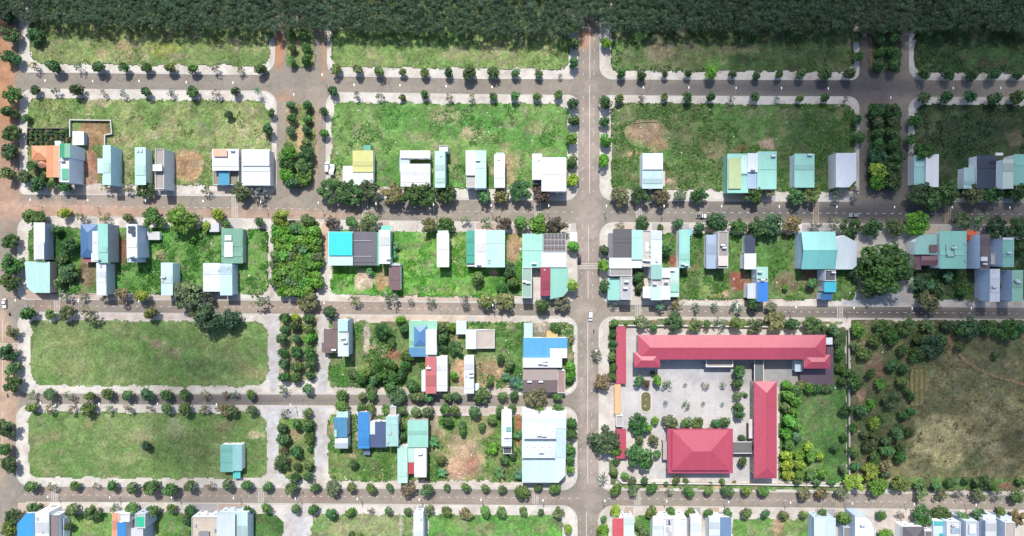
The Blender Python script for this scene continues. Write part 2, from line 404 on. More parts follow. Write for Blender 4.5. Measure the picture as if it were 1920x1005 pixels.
# ------------------------------------------------------------ grass and weeds of the lots
def lot(poly, c1, c2, blobs=(), hgt=0.35, size=13, seed=1, c3=None, z=0.16, jit=1.2, res=0.62, name="grass", label=None):
    X, Y, mk = land_grid(poly, res, jit, seed)
    K = colours(X, Y, c1, c2, size, blobs, seed, c3)
    rng = np.random.default_rng(seed)
    tuft = fbm(X, Y, 2.6, seed+40, 3); big = fbm(X, Y, 9, seed+50, 2)
    soil = np.zeros_like(X)
    for bl in blobs:           # bare soil lies low
        if len(bl) > 7 and bl[7] == 'bare':
            bx, by = P(bl[0], bl[1]); soil = np.maximum(soil, np.clip(1.3-np.sqrt(((X-bx)/(bl[2]*S))**2+((Y-by)/(bl[3]*S))**2), 0, 1))
    Z = z + hgt*(1-0.85*np.clip(soil*2, 0, 1))*(1.5*np.clip(tuft-.32, 0, 1)+0.55*rng.random(X.shape)*(0.4+big))
    cl = fbm(X, Y, 4.5, seed+60, 3)[..., None]
    K = K*(1+(.5 if hgt <= .25 else .75)*(cl-.5))*np.array([1,1,1])
    dry = np.clip((fbm(X, Y, 3.2, seed+70, 3)-.58)*5, 0, (.25 if hgt < .24 or hgt == .25 else .5))[..., None]; K = K*(1-dry)+dry*(K.mean(-1, keepdims=True)*np.array([1.55,1.25,.8]))
    K = K*(0.80+0.40*rng.random(X.shape))[..., None]
    K = (K*.80+K.mean(-1, keepdims=True)*.20)*1.0
    o = grid_mesh(name, X, Y, Z, mk, K, M_GRASS); setting(o, 'stuff', label); return o
DRY = (188,172,124); BRN = (176,140,108); YEL = (178,178,64); LUSH = (84,150,52); DKG = (56,98,46); RED = (164,96,66); PALE = (206,194,168)
def g(k): return SLABS[k]
lots = [  # grass colours of the right-hand lots also carry part of the cloud shade
 (block_poly(55,508,const(-60),off(R1t,-16),(0,0,26,30)), (112,142,70),(140,156,84),[(236,84,22,14,BRN,.6),(305,92,40,16,YEL,.6),(190,100,16,9,(190,150,120),.5),(70,60,26,40,(70,104,56),.8)],.4,12,1,(168,164,112)),
 (block_poly(621,1067,const(-60),off(R1t,-18),(0,0,20,20)), (116,152,72),(138,162,82),[(930,92,22,12,DRY,.5),(1025,95,18,14,(168,166,110),.5),(860,100,60,16,(150,160,90),.4)],.45,12,2,(160,164,104)),
 (block_poly(1146,1601,const(-60),off(R1t,-15),(0,0,24,14)), (90,126,60),(112,126,74),[(1480,95,130,60,(66,98,52),.8),(1235,95,34,22,(158,146,112),.7),(1330,125,20,22,(100,160,50),.7),(1390,92,60,12,(150,142,106),.5),(1150,90,18,40,(110,160,60),.6)],.5,12,3,(140,142,98)),  # large dark blob on the right stands in for cloud shade
 (block_poly(1714,2190,const(-60),off(R1t,-14),(0,0,0,22)), (62,96,50),(76,104,56),[(1860,100,120,50,(66,102,50),.5)],.5,14,4,(88,106,66)),  # base greens darkened to take up cloud shade
 (block_poly(534,593,const(40),const(128),(0,0,16,16)), (124,150,76),(146,156,90),[],.3,7,5,(180,164,120)),
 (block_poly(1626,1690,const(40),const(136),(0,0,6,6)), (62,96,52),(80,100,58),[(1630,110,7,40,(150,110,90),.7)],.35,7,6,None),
 (block_poly(52,509,off(R1b,18),off(R2t,-20),(18,30,8,8)), (114,150,68),(146,160,88),[(352,311,32,32,(188,150,104),1,.35,'bare'),(352,311,24,24,(168,130,88),.7,.5,'bare'),(495,250,22,20,(184,160,124),.6),(110,270,70,36,(130,120,86),.6),(172,320,16,44,(176,124,92),1,.15,'bare'),(175,250,38,24,(160,128,84),1,.15,'bare'),(225,262,26,14,(180,148,110),.6),(330,250,60,18,(172,172,104),.4),(250,340,26,16,(130,150,80),.6),(70,310,24,40,(130,120,90),.6)],.4,12,7,(172,168,112)),
 (block_poly(621,1067,off(R1b,17),off(R2t,-22),(24,24,6,10)), (94,156,58),(120,160,72),[(835,215,36,24,(164,158,110),.7),(885,250,26,18,(170,162,112),.7),(1010,240,34,18,(160,158,104),.65),(700,225,16,14,(150,162,106),.5),(948,310,30,44,(196,160,118),.8,.5,'bare'),(852,310,12,26,(156,146,100),.6),(1000,200,40,16,(130,146,84),.4),(870,360,26,8,(206,176,150),.8),(645,330,30,20,(190,170,140),.7)],.5,14,8,(140,160,86)),
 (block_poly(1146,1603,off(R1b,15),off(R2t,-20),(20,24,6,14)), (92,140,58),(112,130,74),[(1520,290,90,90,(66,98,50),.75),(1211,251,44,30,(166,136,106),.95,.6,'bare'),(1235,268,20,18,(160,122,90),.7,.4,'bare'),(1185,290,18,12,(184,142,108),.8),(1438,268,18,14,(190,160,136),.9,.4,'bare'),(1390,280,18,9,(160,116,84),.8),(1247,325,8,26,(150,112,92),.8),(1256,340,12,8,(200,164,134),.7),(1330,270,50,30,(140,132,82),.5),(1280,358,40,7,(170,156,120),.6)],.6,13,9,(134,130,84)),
 (block_poly(1714,2190,off(R1b,14),off(R2t,-10),(24,0,0,8)), (62,94,50),(74,98,54),[(1880,250,60,30,(56,76,46),.6),(1740,240,30,40,(110,120,80),.4),(1905,260,20,20,(140,116,90),.5)],.6,14,10,(86,98,62)),  # cloud shade deepened in the greens of this lot
 (block_poly(535,592,const(192),const(352),(14,22,22,22)), (124,148,74),(150,150,90),[(562,255,8,26,(206,164,120),.9,.4,'bare')],.3,7,11,(188,160,116)),
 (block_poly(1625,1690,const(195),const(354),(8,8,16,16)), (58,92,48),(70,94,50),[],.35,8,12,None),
 (block_poly(54,503,off(R2b,20),off(R3t,-12),(20,10,16,14)), (92,158,52),(112,160,64),[(110,480,22,66,(52,96,44),.9),(125,455,30,36,(56,104,46),.85),(228,468,14,30,(136,86,60),1,.3,'bare'),(165,515,22,36,(134,110,80),.9,.4,'bare'),(240,500,30,16,(106,120,70),.6),(300,480,14,14,(186,150,118),.7),(220,535,50,22,(74,124,48),.7),(480,530,30,26,(124,150,74),.5),(262,440,22,9,(150,150,150),.8)],.7,11,13,(120,150,70)),
 (block_poly(512,601,const(412),const(558),(12,12,30,30)), (110,130,70),(150,140,96),[],.3,8,14,None),
 (block_poly(620,982,off(R2b,20),off(R3t,-12),(6,6,14,14)), (98,174,50),(116,176,62),[(682,525,20,22,(214,190,156),1,.3,'bare'),(716,525,16,24,(196,150,96),.9,.4,'bare'),(963,465,20,36,(186,140,104),.9,.5,'bare'),(925,512,12,8,(208,166,130),.9),(960,525,40,44,(66,112,48),.8),(855,475,16,26,(160,158,96),.6),(870,545,60,12,(150,164,84),.5),(760,450,20,20,(90,150,56),.5),(850,455,12,24,(150,160,90),.5)],.7,12,15,(140,176,70)),
 (block_poly(1241,1603,off(R2b,20),off(R3t,-12),(6,6,14,6)), (88,138,54),(108,140,66),[(1264,490,14,16,(150,92,66),1,.35,'bare'),(1387,527,26,24,(158,88,62),1,.3,'bare'),(1352,550,18,13,(206,150,110),.9),(1475,530,30,26,(122,100,76),.8,.5,'bare'),(1520,520,18,34,(150,96,72),.9,.4,'bare'),(1330,540,30,30,(132,158,76),.7),(1300,520,14,40,(112,110,72),.5),(1460,470,40,26,(80,126,54),.6),(1310,480,14,20,(130,110,84),.5)],.65,12,16,(120,134,72)),
 (block_poly(1186,1207,const(503),const(556),(2,2,2,2)), (70,100,56),(110,120,84),[],.5,6,17,None),
 (block_poly(1712,2190,const(446),off(R3t,-14),(6,0,0,10)), (62,98,48),(84,116,60),[(1703,525,6,26,(170,140,116),.9),(1760,545,30,16,(96,86,60),.6),(1790,555,40,12,(84,126,60),.6),(1822,500,14,40,(96,90,70),.6)],.6,10,18,None),
 (block_poly(1568,1608,const(506),const(560),(2,20,26,2)), (72,120,48),(90,130,60),[],.4,7,19,None),
 (block_poly(57,505,off(R3b,14),off(R4t,-14),(10,24,28,26)), (110,148,68),(130,154,82),[(294,645,18,11,(172,146,116),.7),(325,660,20,12,(140,126,96),.6),(150,640,40,16,(146,150,90),.4),(130,690,60,20,(150,150,86),.4),(480,700,24,14,(166,156,104),.6),(400,690,60,26,(84,120,56),.6),(450,650,40,26,(104,130,64),.4),(250,700,60,14,(110,146,62),.4)],.22,12,20,(136,146,82)),
 (block_poly(524,597,const(592),const(716),(4,4,16,16)), (128,146,84),(176,156,120),[(560,700,12,12,(200,170,140),.7),(555,640,6,40,(196,160,124),.7)],.25,7,21,(196,168,134)),
 (block_poly(616,1076,off(R3b,12),off(R4t,-14),(4,10,10,8)), (98,142,60),(118,144,74),[(688,632,7,36,(196,180,160),1,.3,'bare'),(668,635,9,34,(116,150,72),.7),(735,665,22,12,(164,106,80),.9),(705,660,26,20,(190,158,128),.7),(745,700,14,24,(176,132,106),.7),(862,700,20,36,(206,164,120),1,.4,'bare'),(922,700,40,40,(196,152,116),.7),(945,725,30,14,(206,168,140),.8),(640,705,24,26,(80,130,44),.8),(960,640,40,40,(84,130,52),.7),(930,668,60,14,(114,156,70),.6),(1030,615,40,24,(176,160,144),.9),(800,680,30,26,(90,120,60),.6)],.5,10,22,(180,160,116)),
 (block_poly(53,502,off(R4b,13),off(R5t,-17),(16,24,22,16)), (108,146,66),(126,152,80),[(260,820,40,20,(166,164,106),.5),(240,860,40,14,(160,164,100),.5),(330,800,24,26,(160,160,120),.5),(345,845,70,46,(84,118,54),.6),(480,815,20,8,(206,190,140),.8),(420,800,30,14,(136,130,92),.6),(210,895,26,6,(180,170,120),.5),(90,820,30,14,(140,128,90),.5)],.25,12,23,(138,146,84)),
 (block_poly(522,592,const(782),const(900),(10,14,22,26)), (104,144,60),(126,146,74),[(555,815,18,14,(190,164,120),.8),(550,840,8,8,(180,160,110),.6)],.25,7,24,(160,156,96)),
 (block_poly(615,981,off(R4b,16),off(R5t,-14),(10,2,2,20)), (104,150,58),(118,146,70),[(868,856,46,58,(194,160,122),.95,.55,'bare'),(860,880,30,24,(206,160,124),.9,.4,'bare'),(888,872,14,26,(184,112,82),.7,.7,'bare'),(905,800,26,40,(170,156,104),.7),(972,800,8,40,(186,110,80),.9,.4,'bare'),(945,860,20,40,(140,140,84),.6),(680,800,60,40,(150,140,120),.8),(816,790,8,30,(186,164,140),.8),(700,870,70,26,(82,128,46),.7),(640,860,22,18,(128,150,72),.6)],.5,10,25,(176,158,108)),
 (block_poly(127,214,const(961),const(1130),(4,4,0,0)), (104,164,58),(120,160,70),[],.5,10,26,(150,160,84)),
 (block_poly(290,362,const(961),const(1130),(4,4,0,0)), (92,146,54),(112,150,66),[],.5,10,27,None),
 (block_poly(464,532,const(963),const(1130),(4,18,0,0)), (72,124,46),(88,130,56),[],.3,10,28,None),
 (block_poly(581,778,const(963),const(1130),(22,2,0,0)), (104,152,66),(136,158,88),[(640,990,30,18,DRY,.5),(715,985,30,20,(166,168,112),.5),(752,985,4,30,(186,180,166),.9)],.35,11,29,(160,164,104)),
 (block_poly(803,1056,const(963),const(1130),(2,18,0,0)), (86,158,56),(110,164,66),[(910,992,26,16,(166,156,110),.6),(1015,990,20,12,(150,156,96),.5),(1040,1000,20,20,(120,190,60),.6)],.35,12,30,(136,164,84)),
 (block_poly(1190,1222,const(966),const(1130),(2,2,0,0)), (84,146,54),(108,150,66),[],.6,7,31,None),
 (block_poly(1371,1524,const(970),const(1130),(2,2,0,0)), (104,160,60),(132,166,80),[(1458,985,12,24,(206,166,126),.9)],.5,9,32,(150,160,90)),
 (block_poly(1592,2190,off(R3b,3),off(R5t,-8),(4,0,0,6)), (106,116,70),(138,132,84),[(1640,760,60,150,(92,112,62),.9),(1615,740,14,14,(180,140,116),.9),(1640,690,22,40,(140,108,84),.8),(1600,870,20,60,(120,126,84),.6),(1660,880,30,40,(150,144,90),.6),(1720,650,40,40,(56,92,48),.9),(1780,615,180,18,(74,106,56),.9),(1720,725,16,36,(160,130,98),.9),(1800,680,30,14,(140,118,92),.5),(1850,690,70,50,(112,112,74),.6),(1770,820,70,60,(182,170,112),.85),(1850,800,60,70,(158,148,98),.65),(1900,830,30,60,(100,98,68),.7),(1780,905,180,14,(92,140,62),.9),(1885,910,20,8,(164,110,86),.9),(1780,640,10,20,(170,120,96),.8)],.7,9,33,(118,122,86)),
 (block_poly(1458,1588,const(728),const(903),(4,0,2,2)), (82,132,54),(100,142,64),[(1545,760,30,30,(104,136,74),.6),(1560,840,26,50,(66,118,46),.6)],.5,9,34,None),
 (block_poly(1540,1588,const(612),const(728),(2,2,2,2)), (72,112,50),(92,124,60),[],.45,8,35,None),
 (block_poly(1156,1585,off(R5t,-17),off(R5t,-4),(6,3,3,3)), (96,156,62),(130,150,84),[(1345,912,14,7,(206,164,126),.8),(1240,912,20,6,(190,160,120),.7)],.5,5,36,(170,156,110)),
 (block_poly(1142,1580,off(R3b,5),const(611),(2,2,2,2)), (150,136,100),(110,134,72),[],.4,6,37,None),
 (block_poly(1141,1156,const(606),const(716),(5,2,2,5)), (70,108,52),(96,120,66),[],.4,6,38,None),
 (block_poly(1141,1157,const(862),const(912),(3,2,2,6)), (84,128,60),(120,130,90),[],.4,6,39,None),
]
LOT_LABELS = {}
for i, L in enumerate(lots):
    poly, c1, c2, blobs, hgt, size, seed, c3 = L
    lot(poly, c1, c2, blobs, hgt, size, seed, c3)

# footpath across the rough field
pts = [(1772,628),(1786,655),(1806,672),(1830,692),(1870,706),(1925,722),(2000,745)]
def ribbon(pts, w):
    A = [];B = []
    for i, p in enumerate(pts):
        q = pts[min(i+1, len(pts)-1)]; o_ = pts[max(i-1, 0)]; dx = q[0]-o_[0]; dy = q[1]-o_[1]; l = math.hypot(dx, dy)
        A.append((p[0]-dy/l*w, p[1]+dx/l*w)); B.append((p[0]+dy/l*w, p[1]-dx/l*w))
    return A + B[::-1]
X, Y, mk = land_grid(ribbon(pts, 5), .7, .5, 55)
K = colours(X, Y, (150,130,98), (134,122,90), 6, (), 55)
setting(grid_mesh("path", X, Y, 0.8+0.12*fbm(X, Y, 1.5, 3), mk, K, M_GRASS))
X, Y, mk = land_grid([(1704,690),(1738,692),(1730,762),(1702,762)], .5, .4, 56)
K = colours(X, Y, (170,140,106), (140,128,92), 5, (), 56)
rows = (np.sin(X*2*math.pi/2.3)*.5+.5)[..., None]; K = K*rows*1.1 + lc((104,118,70))*(1-rows)
o = grid_mesh("crop_rows", X, Y, 0.85+0.25*rows[..., 0]+.1*fbm(X, Y, 1.2, 4), mk, K, M_GRASS); setting(o, 'stuff')

# ------------------------------------------------------------ painted road markings
M_LINE = plain("road_paint", (222,216,206), 0.7)
M_DUSTLINE = plain("dusty_road_paint", (206,176,146), 0.7)
def mark(m, x0, y0, x1, y1, z=0.016):
    a = P(x0, y0); b = P(x1, y1); m.quad((a[0],b[1],z),(b[0],b[1],z),(b[0],a[1],z),(a[0],a[1],z))
def crossing(x0, x1, y0, y1, n, vert, mat=M_LINE):
    m = MB(); 
    for i in range(n):
        t = (i+.5)/n
        if vert: xc = x0+(x1-x0)*t; mark(m, xc-.55, y0, xc+.55, y1, .018)
        else: yc = y0+(y1-y0)*t; mark(m, x0, yc-.5, x1, yc+.5, .018)
    o = m.build("crosswalk_marking", mat); setting(o)
for x, t, b, mt in ((108,R2t,R2b,M_DUSTLINE),(440,R2t,R2b,M_LINE),(684,R2t,R2b,M_LINE),(1008,R2t,R2b,M_LINE),(1198,R2t,R2b,M_LINE),(1530,R2t,R2b,M_DUSTLINE),(1777,R2t,R2b,M_DUSTLINE),
   (107,R3t,R3b,M_LINE),(1197,R3t,R3b,M_LINE),(1575,R3t,R3b,M_LINE),(102,R5t,R5b,M_LINE),(489,R5t,R5b,M_LINE),(1004,R5t,R5b,M_LINE),(1195,R5t,R5b,M_LINE),(1573,R5t,R5b,M_DUSTLINE)):
    crossing(x-6.5, x+6.5, float(t(x))+1, float(b(x))-1, 4, True, mt)
crossing(1085, 1121, 493, 505, 4, False); crossing(-6, 33, 643, 654, 4, False)
def dashes(f, x0, x1, step=15, w=5, t=.9):
    m = MB(); x = x0
    while x < x1:
        if not (1080 < x < 1126): mark(m, x, f(x)-t/2, x+w, f(x)+t/2)
        x += step
    o = m.build("lane_marking", M_LINE); setting(o)
dashes(lambda x: (R2t(x)+R2b(x))/2+1, 50, 1960); dashes(lambda x: (R3t(x)+R3b(x))/2, 45, 1960); dashes(lambda x: (R5t(x)+R5b(x))/2+1, 45, 1960)
m = MB()
for y0, y1 in ((66,148),(160,364),(424,490),(508,560),(604,905),(958,1060)):
    x = 1105.5-(y0-130)*.0072; mark(m, x-.55, y0, x+.55, y1)
for x in (1094,1114):
    for y in range(70, 1000, 22):
        if not any(a < y < b for a, b in ((140,178),(368,420),(486,510),(558,600),(730,765),(905,955))):
            mark(m, x-(y-130)*.0072-.4, y, x-(y-130)*.0072+.4, y+5)
for y0, y1 in ((600,640),(658,735),(770,880)): mark(m, 4.5, y0, 5.5, y1)
o = m.build("lane_marking", M_LINE); setting(o)

# ------------------------------------------------------------ leaves
M_LEAF, nt, b = new_mat("leaves")
oi = node(nt, 'ShaderNodeObjectInfo'); at = node(nt, 'ShaderNodeAttribute', attribute_name='leaf')
rv = ramp(nt, oi.outputs['Random'], 0, 1, 0.85, 1.15)
cl = node(nt, 'ShaderNodeVectorMath', operation='MULTIPLY'); nt.links.new(oi.outputs['Color'], cl.inputs[0]); nt.links.new(at.outputs['Color'], cl.inputs[1])
lcol = tint(nt, cl.outputs[0], rv); nt.links.new(lcol, b.inputs['Base Color']); b.inputs['Roughness'].default_value = 0.55; b.inputs['Specular IOR Level'].default_value = 0.3
tr = node(nt, 'ShaderNodeBsdfTranslucent'); nt.links.new(lcol, tr.inputs[0])
ms = node(nt, 'ShaderNodeMixShader'); ms.inputs[0].default_value = 0.3
nt.links.new(b.outputs[0], ms.inputs[1]); nt.links.new(tr.outputs[0], ms.inputs[2]); nt.links.new(ms.outputs[0], nt.nodes['Material Output'].inputs[0])
def leaf_quads(cent, nrm, size, rng, colr):
    """square leaf sprays at cent facing nrm"""
    n = len(cent); a = rng.normal(size=(n, 3)); u = np.cross(nrm, a); u /= np.linalg.norm(u, axis=1)[:, None]+1e-9
    w = np.cross(nrm, u); s = size[:, None]
    v = np.stack([cent-u*s-w*s*.7, cent+u*s-w*s*.55, cent+u*s*.8+w*s*.7, cent-u*s*.7+w*s*.6], 1).reshape(-1, 3)
    return v, np.arange(n*4).reshape(n, 4), np.repeat(colr, 4, 0)
def crown_points(rng, n, lobes, spread=.62, lr=(.3,.5), flat=.85, sparse=False):
    ang = rng.random(lobes)*2*math.pi; rad = np.sqrt(rng.random(lobes))*spread; hz = rng.normal(size=lobes)*.25
    L = np.stack([rad*np.cos(ang), rad*np.sin(ang), hz+.35*(1-rad/spread)], 1); lrad = lr[0]+rng.random(lobes)*(lr[1]-lr[0])
    k = rng.integers(0, lobes, n); d = rng.normal(size=(n, 3)); d /= np.linalg.norm(d, axis=1)[:, None]
    d[:, 2] = np.where(rng.random(n) < .72, np.abs(d[:, 2]), d[:, 2])
    rr = lrad[k]*(.55+.5*np.sqrt(rng.random(n))); p = L[k]+d*rr[:, None]; p[:, 2] *= flat
    nr = d*.8+rng.normal(size=(n, 3))*.45; nr[:, 2] += .35; nr /= np.linalg.norm(nr, axis=1)[:, None]
    tone = (0.78+.44*rng.random(lobes))[k]*(.72+.56*rng.random(n))
    hue = (rng.random(lobes)-.5)[k]*.13
    cc = np.stack([tone*(1+hue), tone, tone*(1-hue*.6)], 1)
    return p, nr, cc
def crown_mesh(seed, n=330, lobes=11, size=.15, **kw):
    rng = np.random.default_rng(seed); p, nr, cc = crown_points(rng, n, lobes, **kw)
    m = np.abs(p[:, :2]).max(); p /= max(.9, np.percentile(np.linalg.norm(p[:, :2], axis=1), 97))
    v, f, c = leaf_quads(p, nr, size*(.7+.6*rng.random(n)), rng, cc)
    return leafy("crown", v, f, c)
def leafy(name, v, f, c):
    o = np_mesh(name, v, f, None, M_LEAF); me = o.data; bpy.data.objects.remove(o)
    a = me.attributes.new('leaf', 'FLOAT_COLOR', 'POINT'); c4 = np.ones((len(v), 4), np.float32); c4[:, :3] = c; a.data.foreach_set('color', c4.ravel()); return me

# ------------------------------------------------------------ the rubber-tree forest along the top edge: one mass
rng = np.random.default_rng(99)
pts = []
for xx in np.arange(-300, 305, 3.7):
    edge = float(np.interp(960+xx*4, [-300,20,300,700,1070,1085,1125,1140,1500,1900,2300], [40,18,36,40,54,18,20,40,40,42,46]))
    yb = (502.5-edge)*S*.97-2.5
    for k, yy in enumerate(np.arange(yb, yb+56, 3.7)):
        pts.append((xx+rng.normal()*.8, yy+abs(rng.normal()*.6)+1.0, 6.8+rng.random()*1.6, 2.3+rng.random()*1.2))
vs, fs, cs = [], [], []; nb = 0
for (x, y, z, r) in pts:
    near = y < 152
    n = 760 if near else 70
    p, nr, cc = crown_points(rng, n, 13, .72, (.24,.38), .62)
    p = p*r*1.22; p[:, 0] += x; p[:, 1] += y; p[:, 2] += z
    tn = .74+.46*rng.random(); cc = cc*tn; 
    if rng.random() < .2: cc = cc*np.array([1.12,1.02,.95])
    v, f, c = leaf_quads(p, nr, (.175 if near else .6)*(.7+.6*rng.random(n)), rng, cc)
    vs.append(v); fs.append(f+nb); cs.append(c); nb += len(v)
me = leafy("forest", np.concatenate(vs), np.concatenate(fs), np.concatenate(cs))
o = bpy.data.objects.new("forest", me); o.color = C((84,112,82)); col.objects.link(o)
setting(o, 'stuff', 'dense dark rubber tree forest along the upper edge'); 
tm = MB()
for (x, y, z, r) in pts:
    if y < 150: tm.tube((x, y, 0), (x, y, z), .16, .1, 5, False)
tk = tm.build("trunk", M_BARK, o); tk['kind'] = 'stuff' 
# ------------------------------------------------------------ houses
W=(252,253,255); A=(200,240,228); T=(160,222,208); PB=(206,228,238); GY=(176,172,170); DG=(92,90,98); BR=(134,112,110); RD=(204,92,96); BL=(70,166,226)
CY=(60,228,232); GN=(90,178,150); GG=(150,196,172); BG=(222,208,190); NV=(64,72,92); TE=(84,160,196); YL=(222,220,138); OG=(240,164,118); SL=(96,136,176); PW=(236,246,246); BW=(186,208,226); MA=(168,68,92); WALLW=(226,232,238)
FURN = {}
def wr(rect, h):
    x0, y0, x1, y1 = rect; a = P(x0, y0, h); b = P(x1, y1, h); return a[0], b[1], b[0], a[1]      # west, south, east, north
class House: pass
def roof_mesh(kind, x0, y0, x1, y1, h, oh=.18, rise=None, th=.12):
    X0, Y0, X1, Y1 = x0-oh, y0-oh, x1+oh, y1+oh; m = MB(); cx = (X0+X1)/2; cy = (Y0+Y1)/2
    if kind in ('mx', 'my', 'mono'):   # one slope
        d = .12 + .004*(Y1-Y0)
        za, zb = (h+d, h) 
        f = (lambda p: h+d*(p[1]-Y0)/(Y1-Y0)) if kind != 'mx' else (lambda p: h+d*(p[0]-X0)/(X1-X0))
        m.prism([(X0,Y0),(X1,Y0),(X1,Y1),(X0,Y1)], f, lambda p: f(p)+th)
    elif kind in ('gx', 'gy'):
        sp = (Y1-Y0) if kind == 'gx' else (X1-X0); r = rise if rise is not None else .13*sp
        if kind == 'gx':
            q = [(X0,Y0,h),(X1,Y0,h),(X1,cy,h+r),(X0,cy,h+r),(X0,Y1,h),(X1,Y1,h)]
        else:
            q = [(X0,Y1,h),(X0,Y0,h),(cx,Y0,h+r),(cx,Y1,h+r),(X1,Y1,h),(X1,Y0,h)]
        n = 6; m.v = [(a,b_,c+th) for a,b_,c in q]+q
        m.f = [(0,1,2,3),(3,2,5,4),(9,8,7,6),(10,11,8,9),(0,6,7,1),(4,5,11,10),(1,7,8,2),(2,8,11,5),(0,3,9,6),(3,4,10,9)]
        # ridge cap
        if kind == 'gx': m.tube((X0,cy,h+r+th),(X1,cy,h+r+th),.12,.12,6)
        else: m.tube((cx,Y0,h+r+th),(cx,Y1,h+r+th),.12,.12,6)
    elif kind == 'hip':
        w = X1-X0; d = Y1-Y0; k = min(w, d)/2; r = rise if rise is not None else .38*k
        if w >= d: a, b_ = (X0+k*.98, cy, h+r), (X1-k*.98, cy, h+r)
        else: a, b_ = (cx, Y1-k*.98, h+r), (cx, Y0+k*.98, h+r)
        e = [(X0,Y0,h),(X1,Y0,h),(X1,Y1,h),(X0,Y1,h)]
        m.v = e+[a, b_]+[(p[0],p[1],p[2]-th) for p in e]
        m.f = [(0,1,5,4),(1,2,5),(2,3,4,5),(3,0,4)] if w >= d else [(0,1,5),(1,2,4,5),(2,3,4),(3,0,5,4)]
        m.f += [(9,8,7,6),(0,6,7,1),(1,7,8,2),(2,8,9,3),(3,9,6,0)]
        for p, q in (((e[0]),a if w>=d else b_),(e[3],a),(e[1],b_),(e[2],b_ if w>=d else a),(a,b_)):
            m.tube(p, q, .1, .1, 5, False)
    return m
def ridge_dir(kind, x0, y0, x1, y1):
    if kind == 'gx': return M_ROOFY
    if kind == 'gy': return M_ROOFX
    return M_ROOFY if (y1-y0) > (x1-x0) or kind in ('mono','my') else M_ROOFX
def volume(root, rect, h, kind, rc, wc, z0=0.0, front='S', openings=True, tile=False, par=.55, poly=None):
    x0, y0, x1, y1 = wr(rect, h)
    i = .12; ax0, ay0, ax1, ay1 = x0+i, y0+i, x1-i, y1-i
    fp = [(ax0,ay0),(ax1,ay0),(ax1,ay1),(ax0,ay1)]
    if poly: fp = [P(px, py, h) for px, py in poly]
    wall = part(MB().prism(fp, z0, h+.02), 'wall', M_WALL, root, wc); _g = sum(wall.color[:3])/3; wall.color = tuple(min(.78, (v*.6+_g*.4)*2.2) for v in wall.color[:3])+(1,)
    if kind == 'flat':
        deck = part(MB().prism([(p[0],p[1]) for p in fp], h-.0+.03, h+.1), 'roof', M_FLAT, root, rc)
        m = MB(); t = .2; n = len(fp)
        cxm = sum(p[0] for p in fp)/n; cym = sum(p[1] for p in fp)/n
        def ins(p, d): 
            return (p[0]+(d if p[0] < cxm else -d), p[1]+(d if p[1] < cym else -d))
        for k in range(n):
            p, q = fp[k], fp[(k+1) % n]; p2, q2 = ins(p, t), ins(q, t); zz = (h+.1, h+.1+par)
            b_ = len(m.v)
            for z in zz: m.v += [(p[0],p[1],z),(q[0],q[1],z),(q2[0],q2[1],z),(p2[0],p2[1],z)]
            m.f += [(b_,b_+1,b_+5,b_+4),(b_+1,b_+2,b_+6,b_+5),(b_+2,b_+3,b_+7,b_+6),(b_+3,b_,b_+4,b_+7),(b_+4,b_+5,b_+6,b_+7)]
        part(m, 'parapet', M_WALL, root, (240,242,244))
    elif poly:
        part(MB().prism([(p[0],p[1]) for p in fp], lambda p: h+.02+.003*(p[1]-y0), lambda p: h+.16+.005*(p[1]-y0)), 'roof', ridge_dir('mono',x0,y0,x1,y1), root, rc)
    else:
        part(roof_mesh(kind, x0, y0, x1, y1, h), 'roof', M_TILE if tile else ridge_dir(kind, x0, y0, x1, y1), root, rc)
    if openings and not poly:
        floors = max(1, int(h/3.2)); 
        for fr in ('S', 'N'):
            nwin = max(1, int((ax1-ax0)/3.4)); yy = ay0 if fr == 'S' else ay1; sg = -1 if fr == 'S' else 1
            for fl in range(floors):
                if z0 > fl*3.2+.5: continue
                for k in range(nwin):
                    cx = ax0+(ax1-ax0)*(k+.5)/nwin; zb = fl*3.2+.95
                    if fl == 0 and fr == front and k == nwin//2:
                        m = MB(); hw = min(1.5, (ax1-ax0)*.36); m.box(cx-hw, min(yy, yy+sg*.06), .14, cx+hw, max(yy, yy+sg*.06), 2.75)
                        part(m, 'door', M_GREY, root); continue
                    m = MB(); hw = .62
                    for q in ((cx-hw-.08,zb-.08,cx-hw,zb+1.38),(cx+hw,zb-.08,cx+hw+.08,zb+1.38),(cx-hw,zb-.08,cx+hw,zb),(cx-hw,zb+1.3,cx+hw,zb+1.38)):
                        m.box(q[0], min(yy, yy+sg*.07), q[1], q[2], max(yy, yy+sg*.07), q[3])
                    wn_ = part(m, 'window', M_WHITE, root)
                    part(MB().box(cx-hw, min(yy, yy+sg*.03), zb, cx+hw, max(yy, yy+sg*.03), zb+1.3), 'pane', M_GLASS, wn_, root=root)
    return x0, y0, x1, y1
def water_tank(root, px, py, z, n=1, axis='x'):
    x, y = P(px, py, z); m = MB(); r = .5; L = .9
    for sx in (-.55, .55):
        for sy in (-.4, .4): m.box(x+sx-.04, y+sy-.04, z, x+sx+.04, y+sy+.04, z+.55)
    m.box(x-.65, y-.5, z+.55, x+.65, y+.5, z+.6)
    m.tube((x-L,y,z+.6+r), (x+L,y,z+.6+r), r, r, 12)
    m.tube((x-L-.15,y,z+.6+r), (x-L,y,z+.6+r), r*.5, r, 12); m.tube((x+L,y,z+.6+r), (x+L+.15,y,z+.6+r), r, r*.5, 12)
    m.tube((x,y,z+.6+2*r-.02), (x,y,z+.6+2*r+.12), .2, .2, 8)
    part(m, 'water_tank', M_STEEL, root)
HOUSES = []; FRONTS = []
